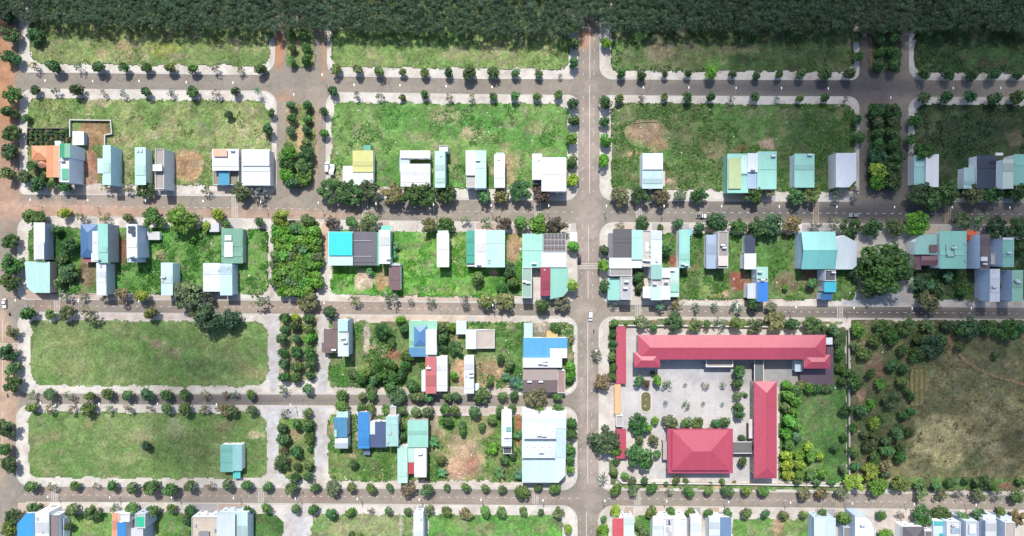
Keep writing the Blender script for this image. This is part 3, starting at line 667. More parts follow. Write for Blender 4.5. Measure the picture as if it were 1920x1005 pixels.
def house(label, rect, h, kind, rc, wc=WALLW, front='S', extra=(), name='house', cat='house', short=None, tile=False, poly=None, group=None):
    w = wr(rect, h); base = ((w[0]+w[2])/2, (w[1]+w[3])/2, .12)
    root = thing(name, label, cat, base, group)
    x0, y0, x1, y1 = volume(root, rect, h, kind, rc, wc, .05, front, tile=tile, poly=poly)
    if name not in ('shed','carport','booth'): FRONTS.append((rect, front))
    HOUSES.append((base[0], base[1], short or label, w))
    if kind == 'mono' and not poly and (y1-y0) > 9:
        rr = random.Random(int(rect[0]*7+rect[1])); base_c = rc
        for _ in range(rr.choice([1,1,2])):
            ta = rr.uniform(.05,.75); tb = min(.97, ta+rr.uniform(.12,.3)); f = rr.uniform(.86,1.04)
            z = h+.15+(y1-y0)*.004+.12
            part(MB().box(x0+.1, y0+(y1-y0)*ta, z-.06, x1-.1, y0+(y1-y0)*tb, z+rr.uniform(.07,.11)), 'roof_panel', M_ROOFY, root, tuple(min(255, v*f) for v in base_c))
    for e in extra:
        k = e[0]
        if k == 't': water_tank(root, e[1], e[2], h+.12+(e[3] if len(e) > 3 else .0))
        elif k == 'b':       # box standing on the roof: stair head
            r_, dh, c = e[1], e[2], e[3]; q = wr(r_, h+dh)
            part(MB().box(q[0], q[1], h+.05, q[2], q[3], h+dh), 'stair_head', M_WALL, root, c)
            part(MB().box(q[0]-.12, q[1]-.12, h+dh, q[2]+.12, q[3]+.12, h+dh+.12), 'stair_head_roof', M_FLAT, root, c)
        elif k == 'v': volume(root, e[1], e[2], e[3], e[4], e[5] if len(e) > 5 else wc, .05, front)
        elif k == 's':       # sheet of another colour laid on the roof
            q = wr(e[1], h+.4); dz = e[3] if len(e) > 3 else .5
            part(MB().box(q[0], q[1], h+dz-.04, q[2], q[3], h+dz), e[4] if len(e) > 4 else 'roof_panel', M_ROOFY, root, e[2])
        elif k == 'h':       # hatch / vent / skylight on the roof
            q = P(e[1], e[2], h); s_ = e[3] if len(e) > 3 else .5
            part(MB().box(q[0]-s_, q[1]-s_*1.2, h+.15, q[0]+s_, q[1]+s_*1.2, h+.75), 'roof_vent', M_GREY, root)
        elif k == 'c':       # canopy on posts
            q = wr(e[1], e[2]); m = MB(); z = e[2]
            part(MB().box(q[0], q[1], z, q[2], q[3], z+.1), 'canopy', M_ROOFY, root, e[3])
            for sx in (q[0]+.15, q[2]-.15):
                for sy in (q[1]+.15, q[3]-.15): part(MB().box(sx-.06, sy-.06, .05, sx+.06, sy+.06, z), 'canopy_post', M_GREY, root)
        elif k == 'p':       # pergola bars over a terrace
            q = wr(e[1], h); m = MB(); z = h+.75; nb = e[2]
            for i in range(nb+1):
                x = q[0]+(q[2]-q[0])*i/nb; m.box(x-.06, q[1], z, x+.06, q[3], z+.12)
            for i in range(e[3]+1):
                y = q[1]+(q[3]-q[1])*i/e[3]; m.box(q[0], y-.06, z+.12, q[2], y+.06, z+.24)
            part(m, 'pergola', M_GREY, root)
        elif k == 'hip': volume(root, e[1], e[2], 'hip', e[3], e[4], .05, front, False)
        elif k == 'cone':
            x, y = P(e[1], e[2], e[4]); part(MB().tube((x,y,.05),(x,y,e[4]),e[3]*.85,e[3]*.85,10), 'wall', M_WALL, root, (230,220,205))
            part(MB().tube((x,y,e[4]),(x,y,e[4]+1.6),e[3],.12,10), 'roof', M_TILE, root, e[5])
    return root

# row facing the wide street from above (blocks west to east)
house("orange tiled house with L-shaped roof and round pavilion beside the dirt road", (88,274,113,332), 4.6, 'gy', OG, (226,214,200), tile=True, short="orange tiled house",
  extra=[('hip',(60,274,90,300),4.2,OG,(226,214,200)),('cone',79,307,2.1,3.0,(224,160,130)),('v',(104,265,114,276),4.4,'mono',PW)])
house("tall white house with green gable on the roof next to the orange tiled house", (112,276,132,342), 10.2, 'flat', W, BW, short="tall white house with green gable",
  extra=[('v',(113,270,131,295),11.6,'gy',(70,170,124)),('s',(116,316,129,337),(96,190,150),.6),('t',119,302)])
house("aqua house with blue side wall and a red balcony facing the wide street", (194,273,207.5,346), 9.6, 'mono', A, (150,206,226), short="aqua house with red balcony", extra=[('v',(184,298,204,324),7.4,'mono',(206,240,236)),('v',(193,324,208.5,345),5.4,'flat',(176,70,70))])
house("narrow aqua-roofed house with two dark roof vents right of the blue-walled house", (254,277,273,346), 6.6, 'mono', A, (190,208,214), short="narrow aqua house with two vents", extra=[('h',259,284),('h',266,283)])
house("grey concrete house with open flat roof and white stair head beside the straw mound", (292,279,309.5,355), 9.2, 'flat', (176,166,160), (178,190,200), short="grey flat-roofed house by the straw mound", extra=[('b',(287,309,303,320),2.4,W),('c',(293,348,310,355),3.4,W)])
house("white and orange roofed house with a blue front canopy beside a wide white shed", (399,280,447,319), 7.2, 'mono', W, WALLW, short="white house with blue canopy",
  extra=[('v',(400,320,449,347),3.6,'flat',(150,140,120)),('s',(401,280,427,294),(236,190,160),1.2),('v',(411,315,429,346),5.4,'mono',(60,164,200)),('t',437,283)])
house("wide white shed roof with pale lower half at the corner of the planted lane", (454,281,506,347), 6.0, 'mono', PW, WALLW, name='shed', cat='shed', short="wide white shed", extra=[('s',(455,281,506,311),W,1.1)])
house("yellow roofed house with a white front roof and a low white annex", (662,283,699,322), 6.0, 'mono', YL, WALLW, short="yellow roofed house", extra=[('v',(663,322,699,347),5.4,'mono',PW),('v',(644,312,661,342),4.0,'mono',W),('c',(682,272,695,283),5.0,GN)])
house("big white roofed house around a small shaded court, right of the yellow roof", (752,308,806,349), 6.0, 'mono', W, WALLW, short="big white roofed house", extra=[('v',(751,283,806,296),6.6,'mono',W),('v',(750,296,767,321),5.6,'mono',PB)])
house("long tall aqua house with a white box at its rear end", (816,284,834,351), 9.5, 'mono', A, (160,212,222), short="long tall aqua house", extra=[('v',(823,273,840,285),7.2,'flat',W),('h',827,291)])
house("twin house with white left roof and aqua right roof and a curved white awning", (892,283,911,352), 9.0, 'mono', A, WALLW, short="white and aqua twin house", extra=[('v',(874,283,892,328),8.4,'mono',W),('v',(874,328,892,352),7.2,'flat',(196,190,184)),('t',896,301),('c',(892,349,911,356),6.5,W)])
house("slim white roofed house standing alone on orange soil", (927.5,290,946,351), 7.6, 'mono', W, WALLW, short="slim white house on orange soil", extra=[('v',(931,287,944,292),6.6,'mono',A),('h',935,298)])
house("narrow white house with a roof vent joined to a wide white shop roof", (998.6,289,1015.5,336), 9.6, 'mono', W, WALLW, short="narrow white house by the avenue", extra=[('h',1010.5,298),('v',(999,336,1016,345),4.0,'flat',(110,104,100))])
house("wide pure white shop roof at the corner of the avenue and wide street", (1016,296,1061,358), 9.0, 'mono', W, WALLW, short="wide white corner shop", name='shop_house', cat='shop')
house("pale aqua and white roofed house beside the dry soil pit", (1204.6,288,1242,353), 8.0, 'mono', (196,226,230), WALLW, short="pale house beside the soil pit", extra=[('s',(1205,288,1242,318),PW,1.0),('v',(1241,322,1246,349),4.0,'mono',BG)])
house("aqua roof badly stained yellow facing the wide street", (1364,289,1402,361), 7.4, 'mono', T, (110,190,160), short="yellow stained aqua roof", extra=[('s',(1365,297,1389,354),(188,206,150),.95),('s',(1389,292,1401,326),A,.98)])
house("narrow white and blue-grey house squeezed between two aqua roofs", (1402,288,1420,322), 8.6, 'mono', (226,234,244), WALLW, short="narrow house between two aqua roofs", extra=[('v',(1402,322,1420,353),7.6,'mono',(176,196,224)),('t',1411,318)])
house("plain aqua roofed house with water tank at its rear corner, right of the stained roof", (1420,285,1455,354), 8.2, 'mono', T, WALLW, short="plain aqua house with rear tank", extra=[('t',1449,293),('h',1446,294)])
house("aqua roofed house with a pale left wall standing alone on dark grass", (1490,289,1526,351), 6.4, 'mono', T, (206,226,232), short="lone aqua house on dark grass", extra=[('t',1517,291)])
house("white ribbed roof with a cut front corner beside the planted lane", (1567,287,1605,351), 8.0, 'mono', (232,240,250), (196,190,186), short="white ribbed roof", name='shed', cat='shed', poly=[(1567,287),(1605,287),(1605,337),(1592,351),(1567,351)])
house("half aqua half white roofed house under big trees on the far right block", (1714,292,1736,346), 5.4, 'mono', (170,222,216), WALLW, short="half aqua half white house", extra=[('v',(1736,290,1759,350),6.4,'mono',W)])
house("low pale aqua annex roof left of the dark navy roof", (1807,315,1831,353), 5.0, 'mono', (190,226,226), WALLW, short="low pale aqua annex", name='annex', cat='annex')
house("dark navy roofed house near the right edge", (1832,292,1866,353), 6.4, 'mono', (58,70,90), WALLW, short="dark navy roofed house")
house("tall white walled house with pale cream roof right of the navy roof", (1880,299,1899,353), 11.0, 'mono', (214,232,218), (206,222,240), short="tall white walled house", extra=[('b',(1867,287,1880,291),.6,W)])
house("wide aqua roof cut by the right edge of the picture", (1901,290,1960,347), 7.0, 'mono', (150,214,200), WALLW, short="wide aqua roof at right edge")

# row below the wide street, facing up
N = 'N'
house("narrow white two-step roof at the upper left corner of its block", (64.6,418,84,487), 7.0, 'mono', (240,238,240), (140,160,188), N, short="narrow two-step white roof", extra=[('s',(66,454,84,486),(226,226,228),.9)])
house("broad pale aqua vaulted roof at the dirt road corner", (47,490,94,549), 5.4, 'gx', (190,232,222), (190,160,160), short="broad pale vaulted roof", poly=[(47,490),(94,491),(94,549),(63,549),(50,538)])
house("house with dark blue hipped roof leaning against a tall aqua house", (152,421,184,482), 5.6, 'hip', (84,126,172), WALLW, N, short="blue hip roofed house", extra=[('v',(155,482,184,491),4.0,'mono',(176,110,110)),('v',(172,434,184,490),6.2,'gy',PW)])
house("tall aqua narrow house right of the blue hip roof", (184.5,420,202,492), 9.4, 'mono', T, (150,160,170), N, short="tall aqua house by the blue hip roof", extra=[('t',185,487),('h',180,455,.3)])
house("long white narrow house reaching down to the third street", (182,493.5,199,553), 7.8, 'mono', (232,240,240), (150,176,190), short="long narrow white house", extra=[('h',190,499)])
house("tall white house with dark panels on the roof and a blank blue-grey side wall", (238.6,421,257,483), 11.0, 'mono', PW, (164,186,216), N, short="tall white house with dark roof panels", extra=[('s',(241,424,254,430),NV,.9,'solar_panel'),('s',(241,431,254,437),NV,.9,'solar_panel'),('s',(248,437,254,443),NV,.9,'solar_panel'),('t',248,481),('v',(240,483,258,492),8.0,'flat',PB)])
house("small white carport roof beside the tall house with dark panels", (277,435,299,449), 3.0, 'mono', (226,226,228), WALLW, N, name='carport', cat='carport', short="small white carport")
house("white-aqua tall house amid lush weeds, facing the third street", (303,493,323.5,553), 8.0, 'mono', (214,240,240), (196,222,230), short="white-aqua house amid weeds", extra=[('t',308,520),('h',306,526)])
house("small pale tin roofed booth on the pavement of the wide street", (393,419,410,434), 3.0, 'mono', (222,222,228), WALLW, N, name='booth', cat='booth', short="small tin roofed booth")
house("green roofed house with two white translucent panels", (416,429,455,493), 5.4, 'mono', (124,176,150), (150,160,156), N, short="green roofed house", extra=[('s',(422,441,435,451),PW,.95,'skylight'),('s',(421,454,437,482),PW,.8,'skylight')])
house("white roofed house left of a pale blue one, below the green roof", (382,494,413,546), 6.0, 'mono', PW, WALLW, short="white roofed house below the green roof", extra=[('h',411,506)])
house("pale blue tall house with a small blue front awning below the green roof", (413.5,495,435,553), 7.6, 'mono', (206,238,246), (170,200,214), short="pale blue tall house", extra=[('c',(416,541,435,553),6.5,(180,226,230)),('h',427,502)])
house("bright cyan roof with pale lower edge", (616,435,661,497), 6.6, 'mono', (210,240,236), WALLW, N, short="bright cyan roof", name='workshop', cat='workshop', extra=[('s',(617,435,661,479),(40,224,232),.95)])
house("dark grey shade-roofed yard building between the cyan roof and a tall white house", (661.5,435,705,497), 5.6, 'mono', (112,108,118), WALLW, N, short="dark grey shade roof", name='workshop', cat='workshop', extra=[('s',(662,451,697,452.2),(190,190,196),.9),('s',(662,480,697,481.2),(190,190,196),.7)])
house("tall white narrow house with green side strip right of the dark shade roof", (711,432,731,494), 9.0, 'mono', PW, (120,190,164), N, short="tall white house with green strip", extra=[('c',(715,423,733,431),6.0,(130,226,208)),('v',(705,436,711,497),5.0,'mono',(110,190,160)),('t',729,485)])
house("small dark brown roofed house with white rim below the tall white house", (730,498,750,543), 6.2, 'mono', (126,98,100), (230,226,224), short="small brown roofed house", extra=[('v',(731,493,751,498),6.6,'flat',W)])
house("slim white house standing alone on bright weeds below the wide street", (820,438,841,500), 8.0, 'mono', W, WALLW, N, short="slim white house on bright weeds", extra=[('v',(822,433,840,455),7.4,'mono',PW)])
house("deep green strip roof left of a white and an aqua roof", (875,433,891,493), 6.4, 'mono', (70,176,150), WALLW, N, short="deep green strip roof", extra=[('v',(875,493,891,500),5.0,'flat',PW)])
house("white strip roof between the deep green and wide aqua roofs", (891,431,910,500), 7.4, 'mono', W, WALLW, N, short="white strip roof", extra=[('t',898,496)])
house("wide aqua roof in the row below the wide street, right of the white strip", (910,432,946,500.5), 7.0, 'mono', A, WALLW, N, short="wide aqua roof", extra=[('h',917,486),('h',917,492,.35)])
house("big aqua corner roof beside a terrace with a dark pergola", (980,439,1017,501), 7.0, 'mono', (172,230,210), WALLW, N, short="big aqua corner roof", extra=[('t',1001,494),('h',976,467,.4)])
house("white house with a dark pergola terrace on its roof at the avenue", (1015.5,473,1061,500.5), 7.4, 'mono', PW, WALLW, N, short="white pergola house", extra=[('v',(1018,438,1061,472),6.0,'flat',(120,112,112)),('p',(1019,439,1060,471),6,3)])
house("grey-green narrow roof with tanks below the big aqua corner roof", (979,501.5,997.5,559), 9.0, 'flat', (156,190,176), (200,206,206), short="grey-green narrow roof", extra=[('t',984,528),('t',990,530)])
house("narrow crimson red roof between two green roofs near the avenue", (1014,501.5,1031,554), 7.4, 'mono', (166,56,84), (230,214,214), short="narrow crimson roof", extra=[('h',1021,506,.3),('c',(1015,550,1031,560),3.2,(180,200,220))])
house("aqua roof with a slanted corner beside the avenue, right of the crimson roof", (1031.5,500.5,1065,561), 6.6, 'mono', (150,212,192), WALLW, short="slant-cornered aqua roof", poly=[(1031.5,500.5),(1065,500.5),(1065,545),(1056,556),(1031.5,561)])
house("small white pavement shelter on the avenue corner", (1070,436,1081,453), 3.0, 'mono', W, WALLW, N, name='shelter', cat='shelter', short="small white shelter")
house("dark grey shade-roofed corner building with a white rear annex, right of the avenue", (1150,430,1185,483), 5.6, 'mono', (94,92,98), WALLW, N, short="dark corner building", name='workshop', cat='workshop', extra=[('v',(1141,438,1150.5,483),5.0,'mono',(126,124,130)),('v',(1143,484,1203,501.6),6.4,'mono',PW)])
house("aqua strip roof right of the dark corner building", (1185,432,1203.5,486), 7.4, 'mono', (180,234,222), WALLW, N, short="aqua strip by the dark building")
house("house with a beige roof terrace and a row of dark openings", (1204,432,1220.5,500), 8.2, 'flat', (206,200,192), WALLW, N, short="beige terrace house", extra=[('t',1208,488),('t',1214,489),('h',1219,460),('h',1219,470),('h',1219,478),('s',(1210,454,1216,472),PW,.5)])
house("tall pale white-blue roof right of the beige terrace", (1221,433,1240,496), 9.2, 'mono', (226,238,244), WALLW, N, short="tall pale blue-white roof", extra=[('h',1231,489)])
house("corner house with grey terrace, tanks and a slanted aqua front roof", (1143,503,1185,518), 8.0, 'flat', (164,158,156), (206,206,206), short="grey terrace corner house", extra=[('v',(1163,519,1185,562),9.2,'flat',(190,190,192)),('v',(1140,522,1163,562),5.6,'mono',T),('t',1174,528,1.5),('t',1172,540,1.5)])
house("house with green rear roof and mint and white front roofs, east of the corner house", (1221,497,1240,523), 9.6, 'mono', (160,206,196), WALLW, short="stepped mint roofed house", extra=[('v',(1221,524,1240,537),8.4,'flat',(200,196,194)),('v',(1221,537,1239,562),9.2,'mono',(210,240,226)),('v',(1206,538,1220,558),7.0,'mono',W),('t',1227,532)])
house("white roofed house with rooftop plant, right of the stepped mint roofs", (1240,503,1256,520), 9.0, 'mono', PW, WALLW, short="white house with roof plant", extra=[('v',(1240,520,1256,537),7.8,'flat',(216,210,208)),('v',(1239.5,537,1256,561),8.8,'mono',W),('t',1249,528)])
house("pale aqua house with a mint strip at its foot beside the weedy lot", (1256,502,1272.5,556), 7.4, 'mono', (206,236,224), WALLW, short="pale aqua house with mint strip", extra=[('s',(1257,533,1272.5,547),(160,224,196),.8),('t',1260,507)])
house("free-standing narrow aqua house with a blue front awning below the wide street", (1274,431,1292.5,501.5), 7.6, 'mono', T, WALLW, N, short="free-standing narrow aqua house", extra=[('t',1280,495),('t',1286,497),('c',(1293,428,1297,442),4.0,(130,206,226))])
house("long blue-grey weathered low roof left of a grey concrete house", (1325,441,1343.6,503), 5.4, 'mono', (176,196,222), WALLW, N, short="blue-grey weathered roof")
house("grey concrete flat roofed house with tanks and pipes on top", (1346,433,1365,503), 9.4, 'flat', (164,156,152), (190,188,186), N, short="grey concrete house with tanks", extra=[('t',1354,460),('t',1357,465),('b',(1347,480,1364,498),1.6,(224,212,204))])
house("dark navy narrow roof with a white box house at its foot", (1397,441,1415,475), 5.0, 'mono', (54,66,92), WALLW, N, short="dark navy narrow roof", extra=[('v',(1396,476,1417,504),7.2,'mono',PW)])
house("small grey-white house left of the bright blue roof", (1402,532,1416,559), 6.0, 'mono', (214,224,226), WALLW, short="small grey-white house")
house("narrow house with pale aqua rear and bright blue front roof", (1420,529,1439,565), 8.2, 'mono', (52,130,216), (190,206,214), short="bright blue front roof", extra=[('v',(1419,501,1439,522),7.8,'mono',(176,222,208)),('v',(1419,522,1439,529),7.0,'flat',(160,160,164)),('t',1429,525),('t',1424,510)])
house("large turquoise gabled hall beside a white gabled roof", (1503,435,1565,504), 8.6, 'gx', (128,206,202), (150,190,206), N, short="large turquoise hall", name='hall', cat='hall')
house("white roof with pointed upper edge right of the turquoise hall", (1565.5,441,1606.5,505), 6.0, 'mono', (216,230,236), WALLW, N, short="white pointed roof", poly=[(1566,447),(1582,441),(1606,454),(1606,498),(1598,505),(1566,505)])
house("narrow house with dark terrace, cyan awning and blue front below the turquoise hall", (1545,506,1566,527), 7.6, 'flat', (84,88,96), (190,206,220), short="narrow house with cyan awning", extra=[('v',(1546,527,1567,547),7.2,'mono',(64,190,214)),('v',(1540,549,1560,562),5.6,'mono',(44,104,160)),('t',1561,511)])
house("aqua L-shaped roof with brown tiled sections left of a bigger aqua roof", (1714,440,1757,478), 7.0, 'mono', (166,218,206), WALLW, N, short="aqua roof with brown sections", poly=[(1714,453),(1727,440),(1757,439),(1757,477),(1714,477)], extra=[('v',(1728,480,1762,497),6.0,'gx',(128,90,98)),('v',(1714,477,1726,505),5.4,'mono',(130,92,100)),('s',(1742,459,1756,473),(128,96,92),.9)])
house("big aqua roof with a pale pipe loop on it, far right block", (1762,434,1811,503), 8.2, 'mono', (156,222,204), WALLW, N, short="big aqua roof with pipe loop", extra=[('t',1786,465),('s',(1773,478,1790,480.5),(190,226,214),1.2),('s',(1773,456,1775,480),(190,226,214),1.2),('s',(1788,456,1790,480),(190,226,214),1.2),('h',1809,457,.35),('h',1809,472,.35),('h',1809,489,.35)])
house("orange tarpaulin shelter between two houses on the far right block", (1812,432,1829,450), 3.2, 'gx', (232,96,40), (200,120,90), N, name='tarpaulin_shelter', cat='shelter', short="orange tarpaulin")
house("tall house with dark brown roof and pale blue side wall, right of the orange tarpaulin", (1838,440,1854.5,504), 10.5, 'mono', (124,104,104), (176,200,230), N, short="tall brown roofed house", extra=[('t',1844,495),('b',(1840,482,1851,489),1.2,W)])
house("tall house with aqua roof in a white frame near the right edge", (1880,446,1900,500), 10.5, 'mono', (150,214,196), (170,190,216), N, short="tall framed aqua house", extra=[('c',(1880,446,1900,449.5),10.9,W),('t',1889,474),('v',(1856,474,1866,496),6.0,'flat',(220,222,224))])
house("tall house with white roof and blue-grey blind wall facing the third street, far right", (1856,505,1873.5,565), 11.0, 'mono', (236,240,246), (160,182,212), short="tall white house far right", extra=[('t',1862,538)])
house("tall house with mint green roof, lowest at the right edge of its block", (1898,507,1917,565), 11.0, 'mono', (166,218,192), (160,184,214), short="tall mint house at the right edge", extra=[('t',1904,526),('t',1907,529)])

# block between the third and fourth streets
house("brown roofed low house attached to a tall white house beside the planted lane", (608,617,634,661), 5.4, 'mono', (128,108,104), WALLW, N, short="brown roofed low house", extra=[('v',(624,603,635,617),6.0,'mono',(130,110,106)),('t',627,656),('v',(604,643,612,660),4.4,'mono',(130,112,110))])
house("tall house with white roof and thin blue-grey side wall beside the brown roof", (634.5,599,653,667.5), 10.0, 'mono', (222,240,232), (150,176,196), N, short="tall white house by the brown roof", extra=[('t',644,634),('t',648,642),('s',(635,599,653,621),(196,238,226),1.4)])
house("wide mint roof with a blue hipped patch and a white tower", (768,602,819,668), 5.4, 'mono', (158,218,186), WALLW, N, short="wide mint roof with white tower", extra=[('hip',(777,612,800,648),6.4,(96,146,200),WALLW),('v',(799,618.5,818,664),9.6,'mono',PW),('v',(768,652,799,668),5.8,'mono',(100,156,200))])
house("narrow pinkish red roof with tanks beside a white roof", (798.5,669,817,737), 9.0, 'mono', (214,120,120), (226,228,232), short="narrow pinkish red roof", extra=[('t',804,690),('h',803,686,.35),('v',(791,695,798,733),5.4,'mono',PW)])
house("plain white roof right of the pinkish red roof", (818.5,669,838,733), 7.8, 'mono', (240,244,248), WALLW, short="plain white roof by the red one")
house("L-shaped white roof beside a walled bare concrete court", (874,618.5,892.5,653.5), 5.0, 'mono', PW, WALLW, N, short="L-shaped white roof", extra=[('v',(856,602,874,626),4.4,'mono',(226,240,236)),('v',(893,618,928,653.5),3.2,'flat',(204,190,178))])
house("slim white roof with tanks on sandy soil facing the fourth street", (871,669,888,737), 8.4, 'mono', (238,240,244), WALLW, short="slim white roof with tanks", extra=[('t',883,698),('t',884,705),('h',874,705,.35),('v',(888,720,898,732),4.4,'mono',PW)])
house("vivid blue wide roof with a white corner beside the avenue", (982,634,1063,670), 6.4, 'mono', (96,178,228), WALLW, N, short="vivid blue wide roof", extra=[('s',(1031,653,1063,671),W,1.0),('v',(983,606,998,634),4.4,'mono',(206,236,238)),('c',(1025,620,1046,633),3.0,(226,196,130))])
house("long white roof strip below the vivid blue roof", (981,671.5,1053,688.5), 8.0, 'mono', (240,242,248), WALLW, short="long white roof strip", extra=[('t',1013,681),('t',1022,676),('t',1022,682)])
house("brown-grey wide roof with two white turbine vents and a red terrace", (981,689,1044.5,735), 6.0, 'gx', (138,122,118), WALLW, short="brown-grey wide roof", extra=[('t',993,715,.8),('t',1014,715,.8),('v',(1045,694,1060,737),4.8,'flat',(176,140,136))])
# block between the fourth and fifth streets
house("small house with slate blue roof and a green front strip at the planted lane", (627,783,650,819), 7.6, 'mono', (84,150,190), (170,190,204), N, short="slate blue small house", extra=[('v',(632,772,652,783),6.0,'mono',(200,238,226)),('v',(629,821,652,840),6.6,'gx',(206,216,222)),('s',(627,805,632,819),(190,226,200),.9)])
house("long plain blue roof between two houses below the fourth street", (672,773,692,840), 6.8, 'mono', (64,148,216), (220,206,198), N, short="long plain blue roof", extra=[('c',(681,839,694,853),3.2,(110,130,150))])
house("house with dark blue-grey solar roof and a white strip", (704,791,724,815), 6.4, 'mono', (84,104,142), WALLW, N, short="solar roofed house", extra=[('v',(692,815,724,838),6.2,'mono',(84,100,136)),('v',(692,791,704,815),6.0,'mono',(226,236,230))])
house("tall pale aqua house with two grey skylights right of the solar roof", (724.5,781,746,836), 9.0, 'mono', (176,220,214), (190,206,212), N, short="tall pale aqua house with skylights", extra=[('h',731,811,.7),('h',727,829,.5),('v',(731,762,743,781),6.0,'flat',(206,190,184))])
house("aqua roof with a white front part and a small red awning", (765,788,802,838), 6.8, 'mono', (166,222,206), (170,140,130), N, short="aqua roof with red awning", extra=[('v',(764,839,777,866),5.8,'mono',(200,236,224)),('v',(764,866,776,887),5.2,'gy',(206,84,92)),('v',(777.5,841,799,894),8.0,'mono',PW),('t',788,850,1.4)])
house("long pale mint roof reaching the fifth street, left of the red awning", (746,838,763.5,905), 6.4, 'mono', (196,236,220), WALLW, short="long pale mint roof")
house("tall slim white house with a dark terrace on a weedy lot", (941,770,959,836), 8.4, 'mono', PW, WALLW, short="tall slim white house on weedy lot", extra=[('t',949,819),('t',954,819),('s',(949,800,958,808),(130,200,190),1.0),('v',(943,838,960,851),5.0,'flat',(90,86,92))])
house("very large white roofed workshop filling the corner of the avenue and fifth street", (979,769,1062,905), 7.2, 'mono', (222,240,242), WALLW, short="very large white workshop", name='workshop', cat='workshop', poly=[(979,769),(1062,772),(1061,840),(1060,891),(1047,905),(979,905)],
  extra=[('v',(983,804,1042,822),10.2,'mono',(236,240,244)),('v',(979.5,841,1040,858),10.0,'mono',(232,240,242)),('t',1011,815,3.0),('t',1015,847,3.0),('t',1020,816,3.0),('s',(979.5,771,1061,787),(238,246,248),.5),('s',(979.5,787.5,1061,803),(224,240,242),.5),('s',(1042.5,804,1061,858),(206,230,234),.48),('s',(979.5,859,1040,904),(214,238,236),.46)])
house("lone aqua roofed shed with a white strip and cyan porch on the lawn", (414,834,437,884), 4.6, 'mono', (140,206,194), WALLW, short="lone aqua shed", name='shed', cat='shed', extra=[('v',(437,834,453,882),5.0,'mono',(166,222,218)),('c',(437,882,451,897),3.0,(110,224,220))])
# bottom row below the fifth street
house("bright blue roof with a slanted corner at the bottom left", (33,961,66,1025), 6.4, 'mono', (70,168,230), WALLW, N, short="bright blue corner roof", poly=[(33,982),(50,962),(65,961),(65,1025),(33,1025)])
house("tall white house with a brown strip roof, second from the bottom left corner", (67,960,92,1025), 9.0, 'mono', (238,242,248), (210,220,226), N, short="tall white house bottom left", extra=[('v',(93,966,109,1025),8.0,'mono',(152,136,136)),('v',(109,972,120,1025),5.0,'mono',(196,206,212)),('h',71,972,.5),('h',81,997,.35)])
house("orange roofed house with a blue front sheet and white terrace at the bottom", (211,962,224,1025), 5.6, 'mono', (240,170,136), WALLW, N, short="orange roof with blue sheet", extra=[('v',(224,962,245,978),7.4,'flat',(226,226,228)),('v',(221,980,236,1025),6.6,'mono',(64,150,220))])
house("tall house with a teal green net on its roof terrace at the bottom edge", (254,962,274,990), 10.0, 'flat', (190,206,200), (150,166,190), N, short="tall house with green net", extra=[('s',(256,969,272,987),(60,204,160),.5,'shade_net'),('v',(247,991,268,1025),9.0,'mono',(226,228,232))])
house("white house with a beige roof terrace at the bottom, left of a wide pale roof", (360,968,408,1025), 7.6, 'flat', (222,206,188), (206,216,226), N, short="white beige-terraced house", extra=[('b',(373,997,392,1020),.8,(150,150,156)),('h',367,985,.5)])
house("wide pale blue and mint roof at the bottom edge beside the lawn", (408.5,961,464,1025), 8.0, 'mono', (208,236,236), (176,196,210), N, short="wide pale roof at the bottom", extra=[('s',(409,961,443,1025),(224,236,246),1.7),('h',403,994,.5)])
house("tall narrow white house at the bottom between two lawns", (776,962,793,1025), 9.4, 'mono', PW, (190,212,224), N, short="tall narrow white house between lawns", extra=[('h',790,973,.4)])
house("red ribbed roof at the bottom right of the avenue", (1150,972,1169.5,1025), 6.4, 'mono', (222,96,104), WALLW, N, short="red ribbed roof at the bottom")
house("slim pale mint roof joined to the red ribbed roof", (1169.8,969,1188,1025), 7.4, 'mono', (222,240,232), WALLW, N, short="slim pale mint roof")
house("white roof with a stepped upper end, bottom row right of weeds", (1224,971,1243,1025), 7.2, 'mono', (226,240,240), WALLW, N, short="white stepped roof in the bottom row", extra=[('v',(1225,970,1243,985),7.8,'mono',W)])
house("white house with rows of dark roof openings in the bottom row", (1243.5,971,1288,1025), 8.4, 'flat', (232,232,236), WALLW, N, short="white house with dark openings", extra=[('h',1252,979,.8),('h',1256,979,.8),('h',1252,992,.8),('h',1256,1000,.8),('v',(1277,972,1288,987),6.4,'flat',W),('s',(1262,971,1276,1025),PW,.8)])
house("slim plain white roof standing apart in the bottom row", (1295,967,1314,1025), 8.2, 'mono', (238,244,248), WALLW, N, short="slim plain white roof")
house("white roof paired with a slate blue roof in the bottom row", (1330,970,1349,1025), 8.0, 'mono', (230,242,246), WALLW, N, short="white and slate pair", extra=[('v',(1349.5,970,1370,1025),7.2,'mono',(120,150,186))])
house("wide pale blue roof with a shaded left wall in the bottom row", (1527,971,1566,1025), 8.0, 'gy', (218,236,244), (150,180,206), N, short="wide pale blue roof")
house("white house with a rounded corner and grey yard beside the bottom plaza", (1602,966,1640,1025), 9.4, 'flat', (234,240,236), (150,180,206), N, short="white round-cornered house", poly=[(1602,966),(1622,966),(1634,974),(1640,990),(1640,1025),(1602,1025)], extra=[('v',(1580,987,1600,1025),5.0,'flat',(140,136,134)),('t',1616,984)])
house("dark roofed white house beside a leafy yard in the bottom row", (1694,988,1732,1025), 7.6, 'hip', (96,90,96), WALLW, N, short="dark roofed white house", extra=[('v',(1732,994,1748,1025),6.6,'flat',(120,112,114))])
house("teal roof with a white terrace in the bottom row at the right", (1748,975,1769,1025), 7.6, 'flat', (206,236,232), WALLW, N, short="teal terrace house", extra=[('s',(1748,976,1769,985),(90,190,196),.6),('s',(1762,1000,1769,1025),(60,190,196),.5)])
